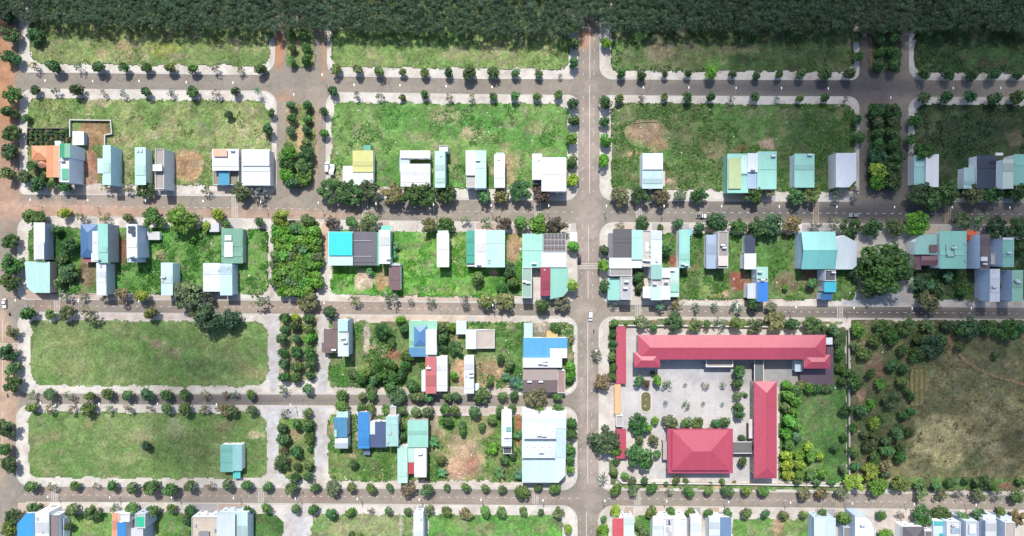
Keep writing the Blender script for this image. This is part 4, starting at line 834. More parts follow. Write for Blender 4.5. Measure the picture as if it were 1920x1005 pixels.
house("tall white house with a framed glass roof, right of the teal one", (1773,977,1800,1025), 10.0, 'flat', (222,226,230), (176,198,222), N, short="tall white house with glass roof", extra=[('s',(1783,990,1799,1000),(170,186,200),.6),('t',1786,984)])
house("tall pale house with a white framed roof well in the bottom right row", (1809,976,1833,1025), 10.4, 'flat', (196,206,220), (170,192,222), N, short="tall house with framed roof well", extra=[('b',(1818,984,1829,1000),.7,PW)])
house("tall house with a plain grey-white roof in the bottom right row", (1848,976,1867,1025), 10.0, 'mono', (220,224,228), (164,188,218), N, short="tall plain grey-white house", extra=[('v',(1843,966,1866,976),7.0,'mono',PW)])
house("house with an open grey roof terrace, last of the bottom right row", (1882,978,1902,1025), 10.0, 'flat', (190,180,174), (164,188,218), N, short="last terrace house", extra=[('v',(1876,968,1896,977),6.6,'mono',(216,232,240))])

# driveways and forecourts in front of the houses
dr = random.Random(4)
EDGE = [R2t, R2b, R3t, R3b, R4t, R4b, R5t, R5b]
for (rect, front) in FRONTS:
    xa, xb = rect[0]+1, rect[2]-1; xm = (xa+xb)/2
    es = [float(f(xm)) for f in EDGE]
    if front == 'S':
        e = [v for v in es if v > rect[3]-2]; 
        if not e or min(e)-rect[3] > 34: continue
        ya, yb = rect[3]-3, min(e)-2.2
    else:
        e = [v for v in es if v < rect[1]+2]
        if not e or rect[1]-max(e) > 34: continue
        ya, yb = max(e)+2.2, rect[1]+3
    if yb-ya < 4: continue
    a, b_ = P(xa, ya), P(xb, yb); t = dr.choice([(196,190,186),(206,186,170),(176,172,172),(214,208,202),(190,166,150)])
    z = .16+dr.random()*.03
    setting(MB().box(a[0], b_[1], .05, b_[0], a[1], z).build("driveway", plain("drive_concrete", t, .8)))

# garden sheds and walls by the orange tiled house
house("small white and blue garden shed beside the walled vegetable plot", (137,247,157,271), 3.2, 'mono', (240,246,250), (110,160,200), name='shed', cat='shed', short="small garden shed")
def wallrun(label, pts, h, t, c, name='garden_wall', cat='wall', cap=None):
    W_ = [P(*p) for p in pts]; o = thing(name, label, cat, (W_[0][0], W_[0][1], .1)); m = MB(); c_ = MB()
    for i in range(len(W_)-1):
        a, b = Vector(W_[i]), Vector(W_[i+1]); d = (b-a).normalized(); n_ = Vector((-d.y, d.x))*t/2
        a2 = a-d*t*.45 if i else a; 
        q = [a2-n_, b-n_, b+n_, a2+n_]; m.prism([(v.x,v.y) for v in q], .05, h+i*.003)
        if cap:
            n2 = n_*1.5; q = [a2-n2, b-n2, b+n2, a2+n2]; c_.prism([(v.x,v.y) for v in q], h+i*.003, h+.12+i*.003)
    part(m, 'wall', M_WALL, o, c)
    if cap: part(c_, 'coping', M_WALL, o, cap)
    return o
wallrun("pale block wall around the square vegetable plot", [(135,258),(135,226),(211,227),(213,252),(200,254),(200,275)], 1.6, .3, (206,196,186), cap=(222,216,208))
wallrun("dark netting fence along the top of the shrub garden", [(134,242),(56,242),(54,273)], 1.7, .25, (90,92,88), 'garden_fence', 'fence')
wallrun("long grey wall between the school grass and the orchard", [(1588,618),(1588.5,760),(1589,896)], 2.0, .5, (176,172,166), 'boundary_wall', 'wall', (196,190,182))
wallrun("white school wall along the fifth street", [(1158,896),(1166,903),(1380,905.5),(1585,909)], 1.8, .4, (214,206,198), 'boundary_wall', 'wall', (232,228,222))
wallrun("white school wall along the third street", [(1158,609.5),(1300,610.5),(1440,612),(1560,612)], 1.8, .35, (206,200,188), 'boundary_wall', 'wall', (228,224,214))
wallrun("weathered wall strip in the plot left of the blue hip roof", [(133,495),(134,540)], 1.2, .4, (176,164,150))
wallrun("low kerb wall around the soil pit", [(1176,232),(1214,228),(1238,230)], .6, .4, (150,124,100))

# ------------------------------------------------------------ the school
SR = (198,82,104)
sx = thing('school_building', "long school block with crimson hipped roof and two end wings", 'school', P(1372,651,8)+(.12,))
ORIG[sx.name] = tuple(sx.location)
def srect(root, rect, h, kind, c, wc=(226,216,196), rise=None, z0=.05, win=True):
    q = wr(rect, h); part(MB().box(q[0]+.9, q[1]+.9, z0, q[2]-.9, q[3]-.9, h), 'wall', M_WALL, root, wc)
    m = roof_mesh(kind, *q, h-.02, .0, rise); part(m, 'roof', M_ROOFX if kind == 'hipx' else M_ROOFY, root, c)
    if win:
        x0, y0, x1, y1 = q; along = (x1-x0) > (y1-y0)
        L = (x1-x0 if along else y1-y0)-2; n = min(24, int(L/3.4))
        for s in (0, 1):
            for fl in range(max(1, int(h/3.6))):
                for k in range(n):
                    t = (k+.5)/n; zb = fl*3.6+1.0
                    if along:
                        cx = x0+1+L*t; yy = y0+.9 if s == 0 else y1-.9; d = -.06 if s == 0 else .06
                        fr = MB().box(cx-1.0, min(yy,yy+d*.6), zb-.1, cx+1.0, max(yy,yy+d*.6), zb+1.6); pn = MB().box(cx-.88, min(yy,yy+d), zb, cx+.88, max(yy,yy+d), zb+1.5)
                    else:
                        cy = y0+1+L*t; xx = x0+.9 if s == 0 else x1-.9; d = -.06 if s == 0 else .06
                        fr = MB().box(min(xx,xx+d*.6), cy-1.0, zb-.1, max(xx,xx+d*.6), cy+1.0, zb+1.6); pn = MB().box(min(xx,xx+d), cy-.88, zb, max(xx,xx+d), cy+.88, zb+1.5)
                    w_ = part(fr, 'window', M_WHITE, root); part(pn, 'pane', M_GLASS, w_, root=root)
    return q
srect(sx, (1196,628,1549,674), 9.2, 'hip', SR, rise=1.4)
srect(sx, (1189,661,1237.5,689), 9.0, 'hip', SR, rise=1.2, win=False)
srect(sx, (1507,665,1557,691), 9.0, 'hip', SR, rise=1.2, win=False)
q = wr((1323,672,1374,688), 4.6); part(MB().box(q[0],q[1],4.2,q[2],q[3],4.6), 'porch_roof', M_FLAT, sx, (176,166,158))
m = MB()
for e in ((q[0],q[1],q[2],q[1]+.5),(q[0],q[1]+.5,q[0]+.5,q[3]),(q[2]-.5,q[1]+.5,q[2],q[3])): m.box(e[0],e[1],4.6,e[2],e[3],5.1)
part(m, 'porch_parapet', M_WALL, sx, (240,238,236))
m = MB()
for x in np.linspace(q[0]+.4, q[2]-.4, 4): m.box(x-.25, q[1]+.3, .05, x+.25, q[1]+.8, 4.2)
part(m, 'porch_column', M_WALL, sx, (230,226,218))
q = wr((1549,633,1561,646), 5.0); part(MB().box(q[0],q[1],4.6,q[2],q[3],5.0), 'annex_roof', M_FLAT, sx, (226,232,236)); part(MB().box(q[0]+.3,q[1]+.3,.05,q[2]-.3,q[3]-.3,4.6), 'annex_wall', M_WALL, sx, (220,222,222))
q = wr((1500,686,1563,722), 3.0); part(MB().prism([(q[0],q[1]),(q[2],q[1]),(q[2],q[3]),(q[0],q[3])], 2.9, 3.05), 'lean_to_roof', M_ROOFX, sx, (104,84,98))
q2 = wr((1550,648,1563,685.5), 3.0); part(MB().box(q2[0],q2[1],2.86,q2[2],q2[3],3.0), 'lean_to_roof', M_ROOFX, sx, (104,84,98))
part(MB().box(q[0]+.3,q[1]+.3,.05,q[2]-.3,q[3]-.3,2.88), 'wall', M_WALL, sx, (150,140,140))
sb = thing('school_building', "narrow tall-standing school wing with crimson roof on the right of the courtyard", 'school', P(1435,806,8)+(.12,)); ORIG[sb.name] = tuple(sb.location)
srect(sb, (1413.7,715,1456.5,897), 8.0, 'hip', SR, rise=1.8)
q = wr((1404,786,1413,822), 5.0); part(MB().box(q[0],q[1],4.6,q[2],q[3],5.0), 'side_canopy', M_FLAT, sb, (228,222,218))
sh = thing('assembly_hall', "square school hall with two-tier crimson hipped roof", 'school hall', P(1313,845,8)+(.12,)); ORIG[sh.name] = tuple(sh.location)
q = wr((1251.7,803.6,1374,887), 6.4); part(MB().box(q[0]+.8,q[1]+.8,.05,q[2]-.8,q[3]-.8,6.4), 'wall', M_WALL, sh, (228,218,200))
part(MB().prism([(q[0],q[1]),(q[2],q[1]),(q[2],q[3]),(q[0],q[3])], lambda p: 6.3, lambda p: 6.6), 'lower_roof', M_ROOFY, sh, (196,76,106))
srect(sh, (1260.5,806,1368,882), 8.2, 'hip', SR, rise=1.8, z0=6.5, win=False)
x0, y0, x1, y1 = q
for s in (0, 1):
    for k in range(8):
        cx = x0+2+(x1-x0-4)*(k+.5)/8; yy = y0+.8 if s == 0 else y1-.8; d = -.06 if s == 0 else .06
        w_ = part(MB().box(cx-1, min(yy,yy+d*.6), 1.2, cx+1, max(yy,yy+d*.6), 4.2), 'window', M_WHITE, sh); part(MB().box(cx-.85, min(yy,yy+d), 1.35, cx+.85, max(yy,yy+d), 4.05), 'pane', M_GLASS, w_, root=sh)
q = wr((1243,827,1252,862), 4.2); part(MB().box(q[0],q[1],3.9,q[2],q[3],4.2), 'porch_roof', M_FLAT, sh, (190,178,172))
m = MB()
for y in (q[1]+.3, (q[1]+q[3])/2, q[3]-.3): m.box(q[0]+.1, y-.2, .05, q[0]+.5, y+.2, 3.9)
part(m, 'porch_column', M_WALL, sh, (230,226,218))
def covered_walk(label, rect, h, c, rim=(232,228,226), name='covered_walkway', vertical=False, cat='walkway', posts=4):
    q = wr(rect, h); o = thing(name, label, cat, ((q[0]+q[2])/2, (q[1]+q[3])/2, .12)); ORIG[o.name] = tuple(o.location)
    part(MB().box(q[0],q[1],h-.15,q[2],q[3],h), 'roof', M_ROOFY if vertical else M_ROOFX, o, c)
    m = MB()
    if vertical:
        m.box(q[0]-.3,q[1],h-.1,q[0],q[3],h+.3); m.box(q[2],q[1],h-.1,q[2]+.3,q[3],h+.3)
    else:
        m.box(q[0],q[1]-.3,h-.1,q[2],q[1],h+.3); m.box(q[0],q[3],h-.1,q[2],q[3]+.3,h+.3)
    part(m, 'edge_beam', M_WALL, o, rim)
    for i in range(posts):
        t = (i+.08)/(posts-.84) if posts > 1 else .5
        for s in (0, 1):
            x = (q[0]+.15 if s == 0 else q[2]-.15) if vertical else q[0]+(q[2]-q[0])*t
            y = q[1]+(q[3]-q[1])*t if vertical else (q[1]+.15 if s == 0 else q[3]-.15)
            part(MB().box(x-.1,y-.1,.05,x+.1,y+.1,h-.15), 'post', M_WALL, o, (214,208,200))
    return o
covered_walk("grey flat covered walkway joining the hall to the right school wing", (1374.5,829,1413,849), 4.4, (116,114,112))
covered_walk("grey covered walkway from the long block down to the right wing", (1415,674,1430.5,714.5), 4.4, (118,124,120), vertical=True)
covered_walk("long crimson bicycle shelter at the upper left of the school", (1156.5,612,1172.5,719.5), 3.2, SR, (196,76,104), 'bicycle_shelter', True, 'shelter', 8)
covered_walk("orange roofed gate shelter left of the school pond", (1153,720.5,1162.5,776), 3.2, (250,200,150), (240,180,130), 'gate_shelter', True, 'shelter', 5)
covered_walk("short crimson shelter at the lower left of the school", (1156.5,804,1172.5,860), 3.2, SR, (196,76,104), 'bicycle_shelter', True, 'shelter', 5)
house("small grey flat-roofed gatehouse of the school", (1154.5,778,1168.5,800), 3.6, 'flat', (190,184,180), (226,222,216), name='gatehouse', cat='gatehouse', short="school gatehouse")
house("little blue-white utility box house between the long school block and its right wing", (1491,676,1504,696), 4.4, 'mono', (214,230,240), (170,190,214), name='utility_house', cat='utility house', short="blue-white utility house")
# courtyard paving
poly = [(1157,612),(1585,614),(1585,728),(1460,728),(1460,903),(1158,901)]
pave("courtyard", poly, 0.17, (204,201,202), (214,210,207), [(1440,700,150,40,(150,150,150),.7),(1195,860,50,60,(224,214,202),.8),(1360,618,220,14,(216,204,190),.6),(1320,690,110,30,(196,198,206),.5)], 77, kerb=False, stain=.15)
m = MB()
for i in range(11):
    x = 1243+i*14
    a = P(x, 712); b = P(x+.6, 785); m.quad((a[0],b[1],.175),(b[0],b[1],.175),(b[0],a[1],.175),(a[0],a[1],.175))
for i in range(6):
    y = 712+i*14
    a = P(1243, y); b = P(1383, y+.6); m.quad((a[0],b[1],.18),(b[0],b[1],.18),(b[0],a[1],.18),(a[0],a[1],.18))
o = m.build("courtyard_joint", plain("paving_joint", (196,190,186), .8)); setting(o)
# pond with planted islands
pp = block_poly(1200,1221.5,const(733),const(773),(9,9,9,9)); W_ = [P(*p) for p in pp]; cxw = sum(p[0] for p in W_)/len(W_); cyw = sum(p[1] for p in W_)/len(W_)
po = thing('garden_pond', "oval ornamental pond with pale rim in the school courtyard", 'pond', (cxw, cyw, .17)); ORIG[po.name] = tuple(po.location)
m = MB(); n = len(W_); I_ = [(cxw+(x-cxw)*.82, cyw+(y-cyw)*.9) for x, y in W_]
for i in range(n):
    j = (i+1) % n; a, b, c_, d = W_[i], W_[j], I_[j], I_[i]
    m.quad((a[0],a[1],.6),(b[0],b[1],.6),(c_[0],c_[1],.6),(d[0],d[1],.6)); m.quad((a[0],a[1],.15),(b[0],b[1],.15),(b[0],b[1],.6),(a[0],a[1],.6)); m.quad((d[0],d[1],.6),(c_[0],c_[1],.6),(c_[0],c_[1],.2),(d[0],d[1],.2))
part(m, 'rim', M_WALL, po, (226,220,200)); part(MB().prism(I_, .2, .42), 'pond_water', plain("green_water", (120,118,76), .15), po)
m = MB()
for k, (px, py, r) in enumerate(((1209,741,.7),(1211,750,.8),(1209,762,1.1))):
    x, y = P(px, py); m.tube((x,y,.3),(x,y,.9),r,r*.5,7)
part(m, 'rockery', M_WALL, po, (150,140,120))
# ------------------------------------------------------------ trees
def trunk_mesh(seed, spread=.5):
    rng = random.Random(seed); m = MB()
    m.tube((0,0,-.05), (0,0,.62), .06, .042, 7, False)
    for i in range(5):
        a = i*1.256+rng.random()*.6; r = spread*(.6+.4*rng.random())
        m.tube((0,0,.55), (r*.5*math.cos(a), r*.5*math.sin(a), .75), .032, .02, 5, False)
        m.tube((r*.5*math.cos(a), r*.5*math.sin(a), .75), (r*math.cos(a+.2), r*math.sin(a+.2), 1.0), .02, .008, 5, False)
    me = m.mesh("trunk"); me.materials.append(M_BARK); return me
TRUNKS = [trunk_mesh(i) for i in range(4)]
CROWNS = {
 'round': [crown_mesh(10+i, 420, 9, .135, spread=.42, lr=(.42,.58), flat=.95) for i in range(5)],
 'loose': [crown_mesh(30+i, 360, 13, .13, spread=.66, lr=(.26,.42), flat=.8) for i in range(5)],
 'thin':  [crown_mesh(50+i, 120, 9, .12, spread=.7, lr=(.25,.4), flat=.9) for i in range(5)],
 'big':   [crown_mesh(70+i, 1100, 26, .085, spread=.74, lr=(.2,.32), flat=.7) for i in range(4)],
 'huge':  [crown_mesh(90, 4200, 80, .042, spread=.74, lr=(.13,.22), flat=.6)],
}
def frond_mesh(seed, n=11, wide=.09, droop=.55, seg=5):
    rng = np.random.default_rng(seed); V = []; F = []; Cc = []
    for i in range(n):
        a = 2*math.pi*i/n+rng.normal()*.2; L = .8+.3*rng.random(); lift = .25+.25*rng.random(); t0 = .75+.5*rng.random()
        for s in range(seg+1):
            t = s/seg; r = L*t; z = lift*math.sin(t*2.2)-droop*t*t*.9; w = wide*math.sin(math.pi*min(1, t*.85+.12))+.01
            cx, cy = r*math.cos(a), r*math.sin(a); nx, ny = -math.sin(a), math.cos(a)
            V += [(cx+nx*w, cy+ny*w, z-.03), (cx, cy, z), (cx-nx*w, cy-ny*w, z-.03)]; Cc += [(t0,)*3, (t0*1.2,)*3, (t0*.9,)*3]
            if s < seg:
                b_ = len(V)-3; F += [(b_, b_+1, b_+4, b_+3), (b_+1, b_+2, b_+5, b_+4)]
    return leafy("crown", np.array(V), np.array(F), np.array(Cc))
CROWNS['palm'] = [frond_mesh(i, 15, .07, .6) for i in range(3)]
CROWNS['banana'] = [frond_mesh(20+i, 12, .17, .5) for i in range(3)]
TINT = {'g': (88,128,70), 'm': (112,148,84), 'b': (120,178,68), 'y': (170,202,80), 'o': (146,152,104), 'd': (108,112,88), 's': (156,160,126), 'p': (122,154,108), 'n': (98,150,98), 'k': (80,118,74)}
ADJ = {'g': 'dark green', 'm': 'mid green', 'b': 'bright green', 'y': 'yellow-green', 'o': 'olive', 'd': 'brown-tinged', 's': 'thin', 'p': 'palm', 'n': 'banana', 'k': 'very dark'}
rt = random.Random(21)
def parse(s):
    out = []
    for tok in s.replace('\n', ' ').split(';'):
        tok = tok.strip()
        if not tok: continue
        q = tok.split(','); out.append((float(q[0]), float(q[1]), float(q[2]), q[3].strip() if len(q) > 3 else 'g'))
    return out
NTREES = {}
def plant(px, py, r, t, name, label, cat, group, shape=None, hc=None, base=None):
    rm = r*S*(.98 if name in ('alley_tree','orchard_tree','garden_tree','school_garden_tree') else 1.07)
    if shape is None:
        shape = 'palm' if t == 'p' else 'banana' if t == 'n' else 'thin' if t == 's' else 'big' if r >= 15 else 'round' if t in 'gkbmy' else 'loose'
    if hc is None: hc = (1.5+.75*rm) if t not in 'pn' else (3.2 if t == 'n' else 5.0)
    if r < 7.5 and t not in 'ps': hc = .5+.7*rm
    x, y = P(px, py, hc); z0 = .15
    o = thing(name, label, cat, (x, y, z0), group); o.rotation_euler = (0, 0, rt.random()*6.28)
    me = rt.choice(CROWNS[shape]); c = bpy.data.objects.new("crown", me); col.objects.link(c); c.parent = o
    fl = .9+.2*rt.random()
    c.location = (0, 0, hc-z0); c.scale = (rm*(.94+.12*rt.random()), rm*(.94+.12*rt.random()), rm*fl)
    j = [v*((.94+.1*rt.random()) if t in 'yb' else (.88+.24*rt.random())) for v in TINT[t]]; gshift = .93+.14*rt.random()
    c.color = C((min(255,j[0]*gshift), TINT[t][1]*(.92+.16*rt.random()), TINT[t][2]*(.85+.3*rt.random())))
    k = bpy.data.objects.new("trunk", rt.choice(TRUNKS)); col.objects.link(k); k.parent = o
    k.scale = (max(.6, rm*.75),)*2+((hc-z0)*1.0,)
    NTREES[name] = NTREES.get(name, 0)+1
    return o
ORD = ['first','second','third','fourth','fifth','sixth','seventh','eighth','ninth','tenth','eleventh','twelfth','thirteenth','fourteenth','fifteenth','sixteenth','seventeenth','eighteenth','nineteenth','twentieth']
for t_ in ('twenty','thirty','forty','fifty','sixty','seventy','eighty'):
    ORD += [t_+'-'+w for w in ORD[:9]]+[{'twenty':'thirtieth','thirty':'fortieth','forty':'fiftieth','fifty':'sixtieth','sixty':'seventieth','seventy':'eightieth','eighty':'ninetieth'}[t_]]
def sizeword(r): return 'tiny' if r < 6.5 else 'small' if r < 9 else 'medium' if r < 13 else 'large' if r < 19 else 'huge'
def row(pts, fmt, name, cat, group, key=lambda p: p[0], rev=False, thin_name='sapling', **kw):
    """fmt has {a} adjective, {n} ordinal"""
    pts = sorted(pts, key=key, reverse=rev)
    for i, p in enumerate(pts):
        px, py, r, t = p
        nm, ct, gr = name, cat, group
        if t == 's': nm, ct, gr = thin_name, 'sapling', 'thin street saplings'
        if t == 'p': nm, ct, gr = 'palm_tree', 'palm', 'palm trees'
        noun = 'sapling' if t == 's' else 'palm' if t == 'p' else 'tree'
        a = sizeword(r)+(' ' + ADJ[t] if t != 'p' else '')
        plant(px, py, r, t, nm, fmt.format(a=a, n=ORD[i], noun=noun), ct, gr, **kw)
BLK = [('west block', -99, 519, 'from the dirt road', False), ('middle block', 600, 1084, 'from the avenue', True), ('east block', 1120, 1612, 'from the avenue', False), ('far block', 1613, 2300, 'from the picture edge', True)]
def banded(pts, cuts, words, fmt, *a, **k):
    pts = parse(pts) if isinstance(pts, str) else pts
    for i, w in enumerate(words):
        lo = cuts[i-1] if i else -1e9; hi = cuts[i] if i < len(cuts) else 1e9
        row([p for p in pts if lo <= p[1] < hi], fmt.replace('{w}', w), *a, **k)
def street(pts, side, nm):
    pts = parse(pts) if isinstance(pts, str) else pts
    used = set()
    for bname, a, b_, frm, rev in BLK:
        q = [p for p in pts if a <= p[0] < b_]; used |= set(q)
        row(q, "{a} {noun}, {n} "+frm+", "+side+" kerb of "+nm+", "+bname, 'street_tree', 'street tree', 'trees along the '+nm, rev=rev)
    q = [p for p in pts if p not in used]
    row(q, "{a} {noun}, {n} along the "+side+" kerb of "+nm+" at the planted lane", 'street_tree', 'street tree', 'trees along the '+nm)
street("""63,125,9,s;102,123,13;147,126,9,s;186,125,12.5;232,127,9.5;275,127,9.5;319,128,10.5,m;361,128,10.5,m;406,130,8,s;451,132,8,s;488,131,11;
630,131,11,m;670,132,9.5,m;712,134,10.5,m;755,135,7.5,m;796,136,9,m;840,136,9.5;881.5,136,14;925,136,11.5;967.5,136,9,m;1010,139,8.5,m;1050,141,5,s;
1163,138,10;1202,139,10.5;1246,139,7.5;1290,139,8;1331.5,137,12,b;1373,140,8;1418,140,9;1460,140,8.5;1503,139,10;1545,138,12.5;1593,139,11;1733,139,12;1777,139,11.5;1820,138,13;1863,139,13;1906,139,12""", 'upper', 'top street')
street("""66,169,9;103,170,8,s;144.5,170,13;194,174,7,s;233,174,8,s;275,172,10;320,173,8,s;361,172,11;405,174,9,s;443,172,9;483,170,9,p;
625,171,10;670,179.5,8,s;713,181,8,s;754,183,7,m;796,178,9;841,182,7.5,s;884,183,8,s;925,181,8,m;967.5,181,9.5,m;1008.5,181,9;1047,178,8.5,m;
1161,185,8.5,m;1203.5,183,7,s;1246,182,7.5,m;1290,182,10.5;1333,181,9;1372,185,7,s;1416,182,9.5,m;1456,186,6,s;1500,185,7.5,m;1545,182,8.5;1585,186,6,s;
1732,183,11.5,m;1776,183,12;1818,182,12.5;1863,183,13;1906,183,12.5""", 'lower', 'top street')
street("""198,353,9,s;239,353,10,s;272.5,356,15;387,357,9,s;450,359,17,m;483,358,15,s;621,358,22,m;657,361,22;695,362,22,d;732,362,20,o;768,365,22;799.5,364,21;837,365,18;909,368,14,m;940,368,14,o;979,360,21,m;1014,362,17,d;
1164,368,18,o;1203.5,368,17;1236,368,18,o;1274,366,12,o;1311,368,15;1411.5,366,18;1442,362,12,s;1492.5,366,17,m;1523,362,16,o;1570,362,13,s;1603,362,11,s;1726,365,22;1750,374,20,m;1781,362,20,m;1826.5,362,18,m;1857,364,18;1912,358,19,k""", 'upper', 'wide street')
street("""55,406,13,m;73,408,13,m;120,401,11,y;151,406,10,s;195,407,11,s;240,410,10,m;282,410,18,m;301,418,11,m;338.5,412,26,b;371,410,12,s;386,425,9,y;409,403,12,y;423,419,8,m;487,415,10,m;
531,407,17,y;577,414,14,m;624,418,13,d;661,417,12.5,m;693,418,18,o;801.6,425,15,o;835.5,422,17,m;873,412,9,s;910,418,12,s;943,420,14,d;974.5,420,14,m;1013,422,20,b;1047,425,19,d;
1162,421,9,s;1202.4,418,14.5;1238.5,426,6;1269,418,10.5,k;1311,425,10.5,k;1346,418,20;1384,423,15;1418,424,18,k;1446.5,423,21,k;1487,422,17,o;1526,425,13,s;1566,421,14,s;1595.5,426,17,k;1637,429,17.5,k;1679,427,16,o;1719,421,23,b;1802,416,18,o;1837.5,416,16,s;1870,426,19,k;1905,423,22,k""", 'lower', 'wide street')
street("""123,553,11,s;153,553,10,s;193,556,9,s;230,554,13,o;267,554,14,y;350,556,26,o;379,562,18,d;485,559,17,s;576,565,18,o;667,559,12,s;732.5,559,15,s;770,563,6,s;806,564,10,s;872,565,11,s;911,565,14,o;946,567,18,o;1016,570,14.5;1053,567,16,o;
1238.5,574,10,p;1269,570,12,s;1306,576,9,s;1341,574,8,s;1379,576,12,s;1411.5,571,13;1446.5,574,11,o;1678,563,6,s;1740,566,19,o;1150,572,7,s;1824,560,8,s""", 'upper', 'third street')
street("""55,589,13;94,590,10,m;123,588,15,m;171,586,17,s;285,588,13,m;394,592,26,k;430,598,19,k;370,583,15,o;619,588,13.5;652,600,7,s;
1150,605,9,m;1203.5,603,13,o;1225,613,8;1262.6,603,17,m;1302,609,12,o;1326,609,8,m;1348,606,12,s;1381,608,13,m;1414,611,14,o;1451,605,19,o;1486,607,13,k;1523,609,16,m;1541,612,10,m""", 'lower', 'third street')
street("""61,740,8,s;95,739,12,m;131,741,10,s;170,741,10,m;202.5,739,11,m;240,740,11,m;275,741,12,m;312,741,11,m;346,739,10,m;384,740,9,s;422,740,8,s;438,739,8,s;471,739,9.5,m;
640.5,741,11,m;678,743,9,m;697.5,742,10,m;741,741,17,m;776,741,10,m;784,741,12,m;804,746,9,m;837,743,11,m;855,743,10,m;904.5,743,15,m;943,742,10,m;962.5,741,10,m;1003,744,20,o;1045,741,10,m""", 'upper', 'fourth street')
street("""59,762,10.5,m;94,766,10,s;136,766,9,s;165,766,13,m;205,767,8,s;239,766,10,s;282,765,6,s;312,767,10,m;346,768,13,m;383,766,11,s;422,767,13,o;437,768,11,m;471,767,10,m;
640.5,763,13,m;678,764,9,m;695,766,9,m;724,767,9,m;754,768,9,m;782,770,11,m;803,773,11,m;835.5,768,11,m;855,767,10,m;891,769,12.5,m;937,768,10,m;960,765,8,m;1012,769,14,m;1047,765,11,m""", 'lower', 'fourth street')
street("""59,911,12,m;98.5,911,9,s;140,911,9.5,m;180,911,7,s;210,911,10.5,m;250,914,11,m;283.5,914,14,m;320,915,14,m;358,912,11,m;392,911,9,s;429,908,11,m;464,911,10.5,m;500.4,912,9.5;
545,914,12,m;591,914,9,m;624,916,15,o;660,914,9,m;695,915,11,m;731,914,7.5,m;765,916,14,o;799,916,13.5,m;838,914,7,m;873,915,9,m;909,916,9,m;942,918,8.5,m;980,921,14,m;1008.5,915,8.5,m;1042,915,12,m;
1154,919,11.5,m;1187,918,10.5,o;1221.4,916,10.5,m;1257,919,8,s;1292,921,11,m;1327,918,9,m;1365.5,920,11.5,m;1400.5,920,9.5,m;1432,923,10.5,m;1509,924,12.5,o;1540,925,11,o;1577,923,11,o;1726,925,11,o;1765,927,11,o;1798,927,10,s;1835,928,12,o;1872,929,10,s;1907,930,13,m""", 'upper', 'fifth street')
street("""64.6,955,13,m;140,956,12.5,m;175,958,15.5,m;214.5,954,9,s;248.5,955,12.5,m;285,958,12,m;321,954,9.5,m;358,957,11;465,956,9.5;499,954,10.5,m;
553,955,9,m;589,956,10.5;622,960,11,m;656,961,9.5,b;695,957,6,s;730,957,8,m;765,958,8.5,m;804,956,9,o;837,958,9.5,m;874,963,11,o;675,1003,8,m;908,960,10.5,m;941,961,10,m;981,958,8.5,m;1013,958,7,m;1047,962,11,o;
1152,958,11,y;1222,960,11.5,m;1259,959,9.5,m;1294,960,10,m;1327,961,9.5,m;1365.5,960,9,m;1400.5,963,11,m;1434.5,963,9,m;1469.5,965,10,m;1508,964,8,m;1540,962,9,m;1580,967,13.5,m;1652,965,9.5,m;1689,967,8,s;1730,967,17,m;1767,965,16.5;1802,967,13,m;1837.5,967,13.5,m;1875,963,11,m;1910,969,16,o""", 'lower', 'fifth street')
row(parse("""18,63,16,m;16,28,15,k;17,106,13;34,111,10;22,176,16;17,211,12;29,215,9;49,222,8,m;19.7,250,16;17.5,285,14.5;15,325,13,m;17.5,453,15;24,491,19,m;21,525,18;24,621,11,o;18.6,658,16;25,693,13,m;22,719,16;15,801,18;11,839,13;17.5,872.6,15;24,970,15;16,994,15,m"""),
  "{a} {noun}, {n} from the top along the dirt road edge", 'roadside_tree', 'roadside tree', 'trees along the dirt road', key=lambda p: p[1])
row(parse("""1074,53,12,b;1075,84,11;1074,119,11;1074,194,10.5;1074,226,12;1074,261,12.5,b;1073,302,11.5;1075,337,11,y;1074,464,11.5,b;1073,533,13,y;1071,634,9,s;1070,686,11.5,b;1070.5,703,12.5,b;1072,795,11;1072,815,12;1070,840,12;1070,861,10.5;1070,880,9,b;1066,992,9,y"""),
  "{a} {noun}, {n} from the top on the left pavement of the avenue", 'avenue_tree', 'avenue tree', 'trees along the avenue', key=lambda p: p[1])
row(parse("""1136.6,80,10.5,b;1134,193,13;1133,228,10;1134,263,12.5,b;1132,302,13,b;1132,469,11.5;1130,499.5,12,b;1133,536,13;1119,664,12,s;1128,715,15,o;1132,822,25,k;1153,844,12,b;1131,897,11,p;1131,973,7,m;1128,995,13,b;1216,964,6,m"""),
  "{a} {noun}, {n} from the top on the right pavement of the avenue", 'avenue_tree', 'avenue tree', 'trees along the avenue', key=lambda p: p[1])
def alley(pts, fmt, group): row(parse(pts), fmt, 'alley_tree', 'alley tree', group, key=lambda p: p[1]+p[0]*.2)
alley("545,63,9.5;573,63,10.5;548,90,9;574,90,10;546,114,9,m;575,110,11;507,66,9,m;609,68,7,s;66,68,15", "{a} {noun}, {n} from the forest in the upper planted lane", 'trees of the upper planted lane')
alley("546,199,10;575,198,10.5;546,221,11;575,223,9.5,m;545,246,9.5,m;575,246,10.5;575,268,9.5,m;542,273,10,m;539,288,17,b;570.5,288,17;538,308,16;570,310,17,m;538,329,16,b;569,330,15,b;548,341,13;509,211,9;505,242,12;608,208,10;607,248,9.5,m",
  "{a} {noun}, {n} from top in the west planted lane above the wide street", 'trees of the west planted lane')
alley("1609,70,11;1610,105,10.5;1678,70,10.5,m;1651,77,9;1645,122,13;1673,120,14;1673,96,12;1650,98,10", "{a} {noun}, {n} from the forest in the upper shaded lane", 'trees of the upper shaded lane')
